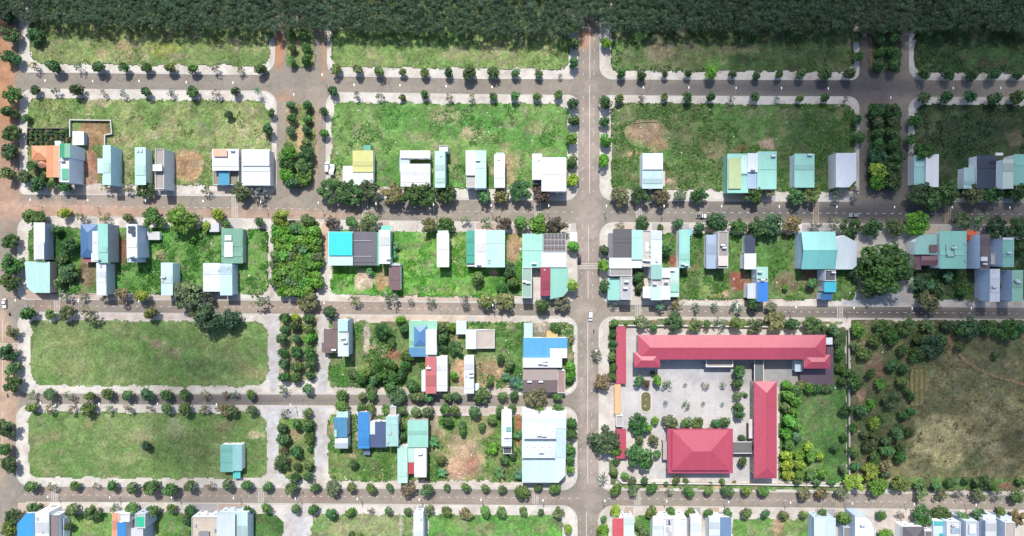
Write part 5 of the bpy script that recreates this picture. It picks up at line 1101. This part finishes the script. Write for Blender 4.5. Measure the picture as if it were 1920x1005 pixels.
alley("1640,208,15;1671,206,15;1647,228,12,m;1674,228,12,m;1647,248,11,m;1673,250,13;1648,269,11;1673,272,13;1647,294,17,k;1678,294,17,k;1645,318,18,y;1675,318,18,k;1643,342,15.5,b;1675,339,19,k;1607.6,224,11.5;1608.7,257,13;1713,226,12;1708,261,11;1728,287,20",
  "{a} {noun}, {n} from top in the shaded lane above the wide street", 'trees of the shaded planted lane')
mg = []
for j, (y0, t) in enumerate(((432,'b'),(449,'b'),(465,'b'),(481,'b'),(498,'b'),(514,'b'),(530,'b'),(545,'b'))):
    for i in range(7):
        x = 520+i*12.2+rt.uniform(-1.5,1.5); tt = rt.choice([t, t, t, 'm'])
        if not (j == 7 and i in (0,6)): mg.append((x, y0+rt.uniform(-1.5,1.5), 11.5+rt.random()*2, tt))
banded(mg, [440.5,457,473,489.5,506,522,537.5], ['top','second','third','fourth','fifth','sixth','seventh','bottom'], "{a} mango {noun}, {n} from left, {w} row of the dense mango plot", 'mango_tree', 'mango tree', 'mango trees of the dense plot')
alley("534,597,11.5;555,610,12.5;555,594,9,y;578,595,11.5;579,614,12,m;534,617,10,m;531,634,12;555,633,10,m;580,634,13,b;531,660,11.5;556,660,12;581,660,14;531,682,10,m;556,686,12;580,680,15;532,705,12;555,707,12.5;581,705,10;532,730,10,s;578,730,11,m",
  "{a} {noun}, {n} from the top in the tree strip between white paths", 'trees of the strip between white paths')
alley("534,774,8,s;577,774,10,o;531,800,11.5;556,797,12;580,798,13.5;531,821,13;581,821,12.5;532,845,8,d;556,847,12;581,843,6;529,869,15;557,875,9;581,872,10,m;553,896.7,11;578,892,11",
  "{a} {noun}, {n} from the top in the lower lawn strip between white paths", 'trees of the lower lawn strip')
plant(1658,500,52,'g','spreading_tree',"huge dense tree crown filling the grey plaza below the wide street",'tree',None,'huge',6.5)
plant(1636,528,30,'g','spreading_tree',"broad dark tree tucked against the lower side of the huge plaza tree",'tree',None,'huge',4.5)
plant(1612,506,18,'k','spreading_tree',"very dark round tree left of the huge plaza tree",'tree',None,'big',4.2)
# trees and plants inside the plots: labelled by the nearest building and the side they stand on
SIDES = [(0,'right of'),(90,'above'),(180,'left of'),(270,'below')]
cand = []
def near(pts, name, cat, group): cand.extend((p, name, cat, group) for p in parse(pts))
near("""429,215,8,g;129,462,17;106,432,11;131,510,17,m;118,490,12;115,530,12,m;1249.5,467,14;1197,519,12;1199,538,11;893.5,521,14,m;952.7,507,15;963.6,532,13;940,540,11;1726,530,14,k;1756.5,543,14;1804.6,545,13;1910,465,13;1880,535,8;1520,530,12;1472,540,7,b;
72,345,14;66,353,10;46,331,13;61,312,11;118,349,11;127,352,8;98.5,347,9;82,331,7;721.5,621,17;750,599,11,b;735,643,10,m;757,617,12;719,691,22;676,706,14;662,700,11,m;761,684,13;735,726,14;695,732,12,m;772,721,11;686,699,14,m;732.5,708,15;764,666,14;775,722,13;705,712,12,m;751,705,12;
832,614,12;832,634,13;832,651,10;856,654,15,m;848,614,9,b;852,702,8,b;939.5,673,10;957,684,12,m;918,719,8;1040,614,12;839,789,12;922,787,10,m;866,797,9,m;828,861,11,m;869,810,9;924,840,11,b;946,862,10,m;963.6,853,9;662,868,10;757,818,10;750,800,9;935,775,9,m;905,800,9,m;
274,835,11,k;130,985,9;351,975,9;362,1000,7;660,1002,6;1197,985,11,m;1206,1000,11,m;1755,1000,12;1711,1000,12,m;1660,1001,14,b;1903,468,8""", 'garden_tree', 'garden tree', 'trees among the houses')
near("966,715,14,n;949,706,10,n;976,722,11,n;937,886,13,n;972,890,11,n;812.5,829,11,n;829,886,10,n;970,814,11,n;739,461,11,n;737,478,9,n;1745,535,12,n;1778,518,12,n;1735,552,11,n;1715,535,11,n;693,508,9,n;820,665,9,n;832,640,8,n", 'banana_plant', 'banana plant', 'banana plants among the houses')
SHORT = [(x, y, s, w) for x, y, s, w in HOUSES if s]
cnt = {}; items = []
for p, name, cat, group in cand:
    x, y = P(p[0], p[1], 3); best = None
    for hx, hy, s, w in SHORT:
        if len(s.split()) > 6: continue
        dx = max(w[0]-x, 0, x-w[2]); dy = max(w[1]-y, 0, y-w[3]); d = math.hypot(dx, dy)
        if best is None or d < best[0]: best = (d, hx, hy, s, dx, dy)
    _, hx, hy, s, dx, dy = best
    side = ('right of' if x > hx else 'left of') if dx >= dy else ('above' if y > hy else 'below')
    key = (ADJ[p[3]] if p[3] != 'n' else 'banana', name, side, s); cnt.setdefault(key, []).append(p); items.append((p, name, cat, group, key))
for p, name, cat, group, key in items:
    same = sorted(cnt[key]); i = same.index(p); noun = 'banana plant' if name == 'banana_plant' else ('shrub' if p[2] < 9 else 'garden tree')
    a = '' if noun == 'banana plant' else ' '+key[0]
    lab = f"{sizeword(p[2])}{a} {noun} {key[2]} the {key[3]}"
    if len(same) > 1: lab += f", {ORD[i]} from the left"
    if len(lab.split()) > 16 and len(same) > 1: lab = lab.replace(' from the left', ' from left')
    if len(lab.split()) > 16: lab = lab.replace('garden tree', 'tree')
    if len(lab.split()) > 16: lab = lab.split(' ', 1)[1]
    plant(p[0], p[1], p[2], p[3], name if p[2] >= 9 or name == 'banana_plant' else 'shrub', lab, cat if noun != 'shrub' else 'shrub', group if noun != 'shrub' else 'shrubs among the houses')
# school grounds
banded(("""1197,715,11,m;1231,714,9.5,b;1211,718,8,d;1249.5,721,10,s;1323,722,7,s;1357,721,6,s;1285,721,3.5,s;1248,756,5,s;1286,758,8,s;1319,757,4,s;1355,757,4,s;1383,697,13;1384,718,10;1384,741,9,o;1385,763,10;1386,777,10;1197,796,18;1214,799,10,b;1228,789,8,b;1256,792,14,o;1288,793,11,m;1308,793,11,m;1342,793,10;1359,792,11;1198,859,24,m;1225,826,10,o;1198,824,10,m;1230,850,8.5,m;1391,866,10;1218,866,9;1392,821,7;1397,740,5;1224,700,5"""),
  [735,783,820], ['top','middle','lower','bottom'], "{a} {noun} in the {w} part of the school courtyard, {n} from left", 'courtyard_tree', 'courtyard tree', 'trees of the school courtyard', thin_name='courtyard_sapling')
banded(("""1475,724,11,b;1492,730,12,m;1478,742,12,b;1492,752,12,b;1474,766,12,m;1490,772,12,b;1478,790,13,b;1494,795,11,b;1475,812,12,b;1492,817,12,m;1478,835,12,m;1499,853,11,b;1475,854,12,y;1517,837,11,y;1517,856,11,b;1477,872,13,y;1499,870,12,y;1477,890,12,y;1498,890,12,b;1517,888,12,m;1536,853,8,y;1538,855,10,y;1495,903,8,m;1526,885,9,b;1541,886,14,b;1501,723,11,m;1517,728,11,b;1532,728,10,m;1548,728,10,m;1560,620,13,m;1570,640,11;1572,665,11;1574,690,9;1555,728,9,m;1578,715,10;1565,840,9;1578,770,8;1582,820,9;1580,880,9,m;1560,905,8,m;1530,905,9,m"""),
  [738,780,830,866], ['top','upper','middle','lower','bottom'], "{a} {noun}, {n} from left, {w} part of the garden right of the school", 'school_garden_tree', 'garden tree', 'mango trees of the school garden')
row(parse("""1185,901,9,m;1208,900,8,m;1269,900,8,m;1285,901,6.5,m;1353,903,6.5,m;1248,906,5,m;1332,906,4,m;1376,904,4,o;1171,893,8,b"""),
  "{a} {noun}, {n} from the left by the lower school wall", 'shrub', 'shrub', 'shrubs along the lower school wall')
row(parse("1150,625,8;1151,643,8;1149,668,9,m;1150,690,9;1149,706,9,m;1150,655,7;1172,610,5;1151,882,9,m;1156,866,7"), "{a} {noun}, {n} from the top between the avenue and the crimson shelter", 'hedge_tree', 'hedge tree', 'hedge trees left of the school', key=lambda p: p[1])
# orchard on the right
banded(("""1608,619,15,b;1601,650,11,m;1622,664,14,m;1656,616,17,m;1673,632,15;1700,612,16,m;1693,656,12;1673,686,12,m;1748,649,22,k;1722,660,14;1766,637,13;1725,636,13;1713,671,11;1605,717,17;1590,700,11;1640,640,14;1651,719,12,b;1632,701,11;1691,717,12,m;1673,750,17,m;1634,758,9,b;1590,767,15;1614,772,12;1623,767,9.5,b;1639,794,13,y;1651,785,9;1693,780,10;1688,801,9;1599,802,9;1678,813,14,m;1640,818,10,m;1658,824,12;1601,846,13,m;1630,835,14;1662,846,14,m;1689,857,12;1688,840,10;1640,860,12;1620,815,8;1630,886,17,y;1603,907,19,y;1648,912,19,b;1690,908,18,m;1660,873,12,o;1660,890,10;1602,873,10;1723,911,11,m;1752,909,10,m;1791,903,9,m;1811,900,9;1845,906,16;1830,900,10,m;1914,903,9,m;1862,915,9;1706,810,10;1707,745,9;1705,770,10;1693,690,10;1700,735,9;1822,614,20;1800,618,14;1778,610,13;1850,613,14;1892,618,20;1915,612,13;1870,622,10;1800,650,10;1867,665,8;1740,613,14,o;1780,905,9"""),
  [640,690,765,825,880], ['top','upper','middle','lower','low','bottom'], "{a} {noun}, {n} from left, {w} band of the orchard beyond the grey wall", 'orchard_tree', 'orchard tree', 'trees of the orchard right of the school')
# clipped beds in the garden of the orange house
sg = []
for j in range(4):
    for i in range(8): sg.append((60+i*9.4+rt.uniform(-1.5,1.5), 247+j*7+rt.uniform(-1,1), 4.6, 'k' if (i+j) % 3 else 'o'))
banded(sg, [250.5,257.5,264.5], ['top','second','third','bottom'], "dark pot shrub, {n} from left in the {w} row, netted garden by orange house", 'pot_shrub', 'shrub', 'shrubs of the netted garden')
print("TREES", NTREES, sum(NTREES.values()))

# ------------------------------------------------------------ rank weeds on the lush plots: leaf sprays over the ground
rng = np.random.default_rng(5); vs, fs, cs = [], [], []; nb = 0
def weeds(poly, n, colr, size=.35, zmax=.9, seed=0, thr=.5, sc=6):
    global nb
    W_ = np.array([P(*p) for p in poly]); a, b_ = W_.min(0), W_.max(0)
    p = np.stack([a[0]+rng.random(n)*(b_[0]-a[0]), a[1]+rng.random(n)*(b_[1]-a[1])], 1)
    ok = inside([tuple(w) for w in W_], p[:, 0], p[:, 1]) & (fbm(p[:, 0], p[:, 1], sc, seed+200, 3) > thr)
    for hx, hy, s, w in HOUSES: ok &= ~((p[:, 0] > w[0]-.6) & (p[:, 0] < w[2]+.6) & (p[:, 1] > w[1]-.6) & (p[:, 1] < w[3]+.6))
    for L in lots:
        for bl in L[3]:
            if len(bl) > 7:
                bx, by = P(bl[0], bl[1]); ok &= (((p[:, 0]-bx)/(bl[2]*S*.95))**2+((p[:, 1]-by)/(bl[3]*S*.95))**2) > .8+.4*fbm(p[:, 0], p[:, 1], 3, 77, 2)
    p = p[ok]; k = len(p); z = .25+rng.random(k)*zmax*.55*(.4+fbm(p[:, 0], p[:, 1], 4, seed+9, 2))
    nr = rng.normal(size=(k, 3))*.38; nr[:, 2] += 1; nr /= np.linalg.norm(nr, axis=1)[:, None]
    t = (.7+.6*rng.random(k))[:, None]; cc = np.repeat(np.array(lc(colr))[None]*1.06, k, 0)*t*(1+rng.normal(size=(k, 3))*.1)
    v, f, c = leaf_quads(np.column_stack([p, z]), nr, size*(.6+.8*rng.random(k)), rng, cc)
    vs.append(v); fs.append(f+nb); cs.append(c); nb += len(v)
weeds(lots[12][0], 26000, (70,134,44), .4, 1.0, 1, .45)
weeds(lots[14][0], 26000, (92,168,46), .36, .8, 2, .48)
weeds(lots[15][0], 22000, (84,136,50), .4, .9, 3, .47)
weeds(lots[7][0], 16000, (80,142,52), .36, .6, 4, .52, 9)
weeds(lots[8][0], 26000, (88,132,54), .4, .9, 5, .46, 9)
weeds(lots[9][0], 20000, (58,88,44), .42, 1.0, 6, .45, 9)  # leaf colour darkened along with its lot for the cloud shade
weeds(lots[2][0], 18000, (80,116,54), .4, .8, 7, .5, 9)
weeds(lots[3][0], 16000, (60,92,44), .4, .9, 8, .48, 9)  # dark leaf colour carries cloud shade here too
weeds(lots[21][0], 20000, (78,138,50), .36, .9, 9, .5)
weeds(lots[24][0], 16000, (84,142,52), .36, .9, 10, .5)
weeds(lots[17][0], 14000, (56,96,44), .42, 1.2, 11, .42)
weeds([(1700,600),(1960,600),(1960,920),(1700,920)], 26000, (122,122,80), .34, .6, 12, .5, 5)
weeds(lots[6][0], 14000, (120,150,70), .34, .5, 13, .55, 8)
weeds(lots[0][0], 12000, (124,152,72), .34, .5, 14, .52, 8)
weeds(lots[1][0], 12000, (120,150,72), .34, .5, 15, .52, 8)
me = leafy("weeds", np.concatenate(vs), np.concatenate(fs), np.concatenate(cs)); o = bpy.data.objects.new("weeds", me); col.objects.link(o)
o.color = (1, 1, 1, 1); setting(o, 'stuff', 'rank weeds and tall grass over the empty plots')

# ------------------------------------------------------------ street lamps
def lamp_proto():
    pole = MB().tube((0,0,-.1), (0,0,7.2), .10, .06, 8); pole.box(-.2,-.2,-.05,.2,.2,.35)
    arm = MB().tube((0,0,7.1), (0,2.2,7.9), .05, .04, 6)
    head = MB().box(-.2, 2.0, 7.86, .2, 3.0, 8.0).box(-.14, 2.1, 7.80, .14, 2.9, 7.86)
    return [(n, m.mesh(n)) for n, m in (('pole', pole), ('arm', arm), ('lamp_head', head))]
LP = lamp_proto()
for (n, me), mt in zip(LP, (M_GREY, M_GREY, M_WHITE)): me.materials.append(mt)
lamps = [("top street", [(85,151),(174,152),(261,152),(349.5,154),(437,155),(664,159),(750,160),(836.6,161.6),(922.5,163),(1206,164),(1291.5,164),(1380,165),(1465,165),(1553,166),(1787,165),(1876,165)]),
 ("planted lanes", [(604,140),(551,177),(1670,183)]),
 ("third street", [(29,563),(147,564.5),(260.5,564.7),(371,566),(608,568),(924,572),(1382.6,575),(1492.5,576),(1601,577),(1710,578),(1821,578)]),
 ("wide street", [(57+108*i, float(R2t(57+108*i))+9) for i in range(18) if not 1070 < 57+108*i < 1130]),
 ("fifth street", [(90+116*i, float(R5b(90+116*i))-9) for i in range(16) if not 1070 < 90+116*i < 1130]),
 ("fourth street", [(76,755),(186,757),(295.6,757),(406,758),(545,759)])]
for nm, L in lamps:
    for i, (px, py) in enumerate(L):
        x, y = P(px, py, 7.9)
        o = thing('street_lamp', f"slim grey street lamp with white head over the {nm}, {ORD[i]} from the left", 'street lamp', (x, y-2.5, .1), 'street lamps over the roads')
        for n, me in LP:
            c = bpy.data.objects.new(n, me); col.objects.link(c); c.parent = o

# ------------------------------------------------------------ litter and rubble about the plots
lr_ = random.Random(12); m = MB(); zones = [(60,190,500,350),(625,190,1060,350),(1150,190,1600,360),(60,430,500,550),(620,430,980,555),(1245,430,1600,560),(620,605,1070,730),(620,775,975,905),(1600,605,1700,915)]
for i in range(330):
    z = lr_.choice(zones); x, y = P(lr_.uniform(z[0],z[2]), lr_.uniform(z[1],z[3]))
    if any(w[0]-.5 < x < w[2]+.5 and w[1]-.5 < y < w[3]+.5 for _,_,_,w in HOUSES): continue
    a = lr_.uniform(.12,.38); b_ = lr_.uniform(.12,.3); m.box(x-a, y-b_, .1, x+a, y+b_, .45+lr_.random()*.25)
o = m.build("litter", M_FLAT); o.color = C((236,232,226)); setting(o, 'stuff', 'scattered pale rubble and litter on the empty plots')

# ------------------------------------------------------------ vehicles
def car(label, px, py, ang, colr, kind='sedan', name='parked_car', cat='car', L=4.5, Wd=1.8):
    x, y = P(px, py, .8); o = thing(name, label, cat, (x, y, .012 if kind != 'park' else .14), 'cars on the streets'); o.rotation_euler = (0, 0, R(ang))
    hb = 1.0 if kind != 'van' else 1.15; ht = {'sedan': 1.45, 'van': 1.95, 'pickup': 1.75}[kind]
    def loc(m, n, mat, c=None, par=None):
        me = m.mesh(n); me.materials.append(mat); q = bpy.data.objects.new(n, me); col.objects.link(q); q.parent = par or o
        if c: q.color = C(c)
        return q
    h = L/2; w = Wd/2; m = MB()
    prof = [(-h,.45),(-h,hb*.82),(-h+.15,hb),(h-1.2,hb),(h-.2,hb*.8),(h,hb*.62),(h,.4)]
    k = len(prof)
    for yy in (-w, w): m.v += [(p[0], yy, p[1]) for p in prof]
    m.f = [tuple(range(k-1,-1,-1)), tuple(range(k,2*k))]+[(i,(i+1)%k,k+(i+1)%k,k+i) for i in range(k)]
    b_ = loc(m, 'body', M_CAR, colr); bv = b_.modifiers.new('bevel', 'BEVEL'); bv.width = .09; bv.segments = 2
    a0, a1 = {'sedan': (-h+.7, h-1.5), 'van': (-h+.12, h-1.0), 'pickup': (-.35, h-1.35)}[kind]
    m = MB(); s = .13
    m.v = [(a0,-w+.06,hb),(a1,-w+.06,hb),(a1,w-.06,hb),(a0,w-.06,hb),(a0+.4,-w+.2,ht-.05),(a1-.6,-w+.2,ht-.05),(a1-.6,w-.2,ht-.05),(a0+.4,w-.2,ht-.05)]
    m.f = [(0,1,5,4),(1,2,6,5),(2,3,7,6),(3,0,4,7),(4,5,6,7)]
    loc(m, 'windows', M_GLASS)
    m = MB().box(a0+.36, -w+.18, ht-.05, a1-.56, w-.18, ht+.02); r_ = loc(m, 'roof', M_CAR, colr)
    if kind == 'pickup': loc(MB().box(-h+.12, -w+.12, hb+.003, a0-.08, w-.12, hb+.012), 'cargo_bed', M_DARK)
    for sx in (-h+.8, h-.85):
        for sy in (-1, 1):
            loc(MB().tube((sx, sy*(w-.2), .33), (sx, sy*(w+.01), .33), .33, .33, 14), 'wheel', M_DARK)
    for sy in (-1, 1):
        loc(MB().box(h-.04, sy*(w-.45)-.2, .58, h+.02, sy*(w-.45)+.2, .74), 'headlight', M_WHITE)
        loc(MB().box(-h-.02, sy*(w-.3)-.15, .62, -h+.03, sy*(w-.3)+.15, .8), 'tail_light', plain('tail_light_red', (160,30,30), .3))
    return o
car("white pickup truck driving on the wide street, dark cargo bed", 1315, 405, 0, (240,242,246), 'pickup', 'pickup_truck', 'pickup', 4.9, 1.9)
car("grey sedan driving on the wide street in the shade near the far right", 1601, 403.5, 180, (150,156,166), 'sedan', 'sedan_car')
car("white car with dark windows driving down the dirt road at the left edge", 8, 569, -90, (244,246,250), 'sedan', 'sedan_car')
car("white minivan driving down the avenue below the third street crossing", 1107, 592, -90, (240,244,250), 'van', 'minivan', 'minivan', 4.9, 1.9)
car("black car parked along the left kerb of the avenue", 1086, 486, 90, (44,46,54), 'sedan', 'parked_car')
car("white car parked half under thin trees on the right side of the avenue", 1118.5, 665, 90, (236,238,242), 'sedan', 'parked_car')
car("white van parked on the pavement left of the yellow roofed house", 613.5, 314, 90, (246,247,250), 'van', 'parked_van', 'van', 5.2, 2.0)
def tarp(label, px, py, w, l, c):
    x, y = P(px, py, 2.4); o = thing('tarpaulin', label, 'tarpaulin', (x, y, .13)); m = MB()
    for i in range(7):
        t = i/6; 
        for s in (-1, 1): m.v.append((x+s*w/2+.3*math.sin(i), y+l/2-l*t, 2.4+.25*math.sin(i*1.7)+(.2 if s > 0 else 0)))
    m.f = [(2*i, 2*i+2, 2*i+3, 2*i+1) for i in range(6)]
    part(m, 'sheet', M_FLAT, o, c); m = MB()
    for sx in (-.45, .45):
        for sy in (-.45, .45): m.tube((x+sx*w, y+sy*l, .05), (x+sx*w, y+sy*l, 2.4), .05, .05, 6)
    part(m, 'pole', M_GREY, o)
tarp("white tarpaulin roof beside the parked white van", 622, 318, 2.2, 5.0, (246,248,250))
def rider(label, px, py, ang, colr, shirt):
    x, y = P(px, py, .8); o = thing('motorbike', label, 'motorbike', (x, y, .012), 'motorbikes on the roads'); o.rotation_euler = (0, 0, R(ang))
    def loc(m, n, mat, c=None, par=o):
        me = m.mesh(n); me.materials.append(mat); q = bpy.data.objects.new(n, me); col.objects.link(q); q.parent = par
        if c: q.color = C(c)
        return q
    m = MB().tube((.55,0,.45), (.25,0,.7), .1, .14, 8).tube((.3,0,.5), (-.6,0,.55), .13, .16, 8); loc(m, 'body', M_CAR, colr)
    loc(MB().box(-.7,-.13,.7,.1,.13,.8), 'saddle', M_DARK)
    loc(MB().tube((.5,-.35,1.0), (.5,.35,1.0), .02, .02, 6).tube((.62,0,.5), (.5,0,1.0), .03, .03, 6), 'handlebar', M_GREY)
    for sx in (-.6, .64): loc(MB().tube((sx,-.05,.29), (sx,.05,.29), .29, .29, 14), 'wheel', M_DARK)
    # the rider: one skinned body
    p = bpy.data.meshes.new("person")
    V = [(-.2,0,.88),(-.2,0,1.15),(-.12,0,1.38),(-.1,0,1.5),(-.06,0,1.66),(-.12,.2,1.36),(.12,.26,1.16),(.42,.28,1.04),(-.12,-.2,1.36),(.12,-.26,1.16),(.42,-.28,1.04),(-.1,.12,.86),(.25,.18,.82),(.2,.18,.42),(.32,.18,.36),(-.1,-.12,.86),(.25,-.18,.82),(.2,-.18,.42),(.32,-.18,.36)]
    E = [(0,1),(1,2),(2,3),(3,4),(2,5),(5,6),(6,7),(2,8),(8,9),(9,10),(0,11),(11,12),(12,13),(13,14),(0,15),(15,16),(16,17),(17,18)]
    p.from_pydata(V, E, []); q = bpy.data.objects.new("person", p); col.objects.link(q); q.location = o.location; q.rotation_euler = o.rotation_euler
    q['label'] = "rider in a "+shirt[1]+" shirt on the "+label.split(' with')[0]; q['category'] = 'person'
    q.modifiers.new('skin', 'SKIN'); q.modifiers.new('sub', 'SUBSURF').levels = 1
    rad = [.15,.15,.16,.06,.11,.07,.05,.04,.07,.05,.04,.1,.08,.06,.05,.1,.08,.06,.05]
    for v, r_ in zip(p.skin_vertices[0].data, rad): v.radius = (r_, r_)
    p.skin_vertices[0].data[0].use_root = True
    p.materials.append(M_FLAT); q.color = C(shirt[0])
    return o
rider("dark motorbike with rider heading along the fifth street", 565, 923.5, 0, (70,70,76), ((230,230,230), "white"))
rider("small motorbike with rider on the dirt road at the left edge", 13, 742, -90, (90,80,80), ((230,226,220), "pale"))
rider("dark motorbike with rider on the dirt road below the white car", 17, 589, 90, (60,60,66), ((60,62,70), "dark"))
rider("motorbike with rider crossing the lower edge of the third street", 1113, 620, 90, (60,60,64), ((76,76,84), "grey"))
# planter posts beside the white shed
for i, y in enumerate((302,313,321,331,339,349)):
    x, yy = P(511, y); o = thing('planter_post', f"small white planter post, {ORD[i]} from the top beside the wide white shed", 'planter', (x, yy, .13), 'planter posts beside the white shed')
    part(MB().prism([(x-.35,yy-.3),(x+.35,yy-.3),(x+.3,yy+.3),(x-.3,yy+.3)], .1, .7), 'pot', M_WALL, o, (240,238,234)); part(MB().tube((x,yy,.7),(x,yy,1.0),.28,.12,7), 'plant', M_LEAF, o, (96,130,70))
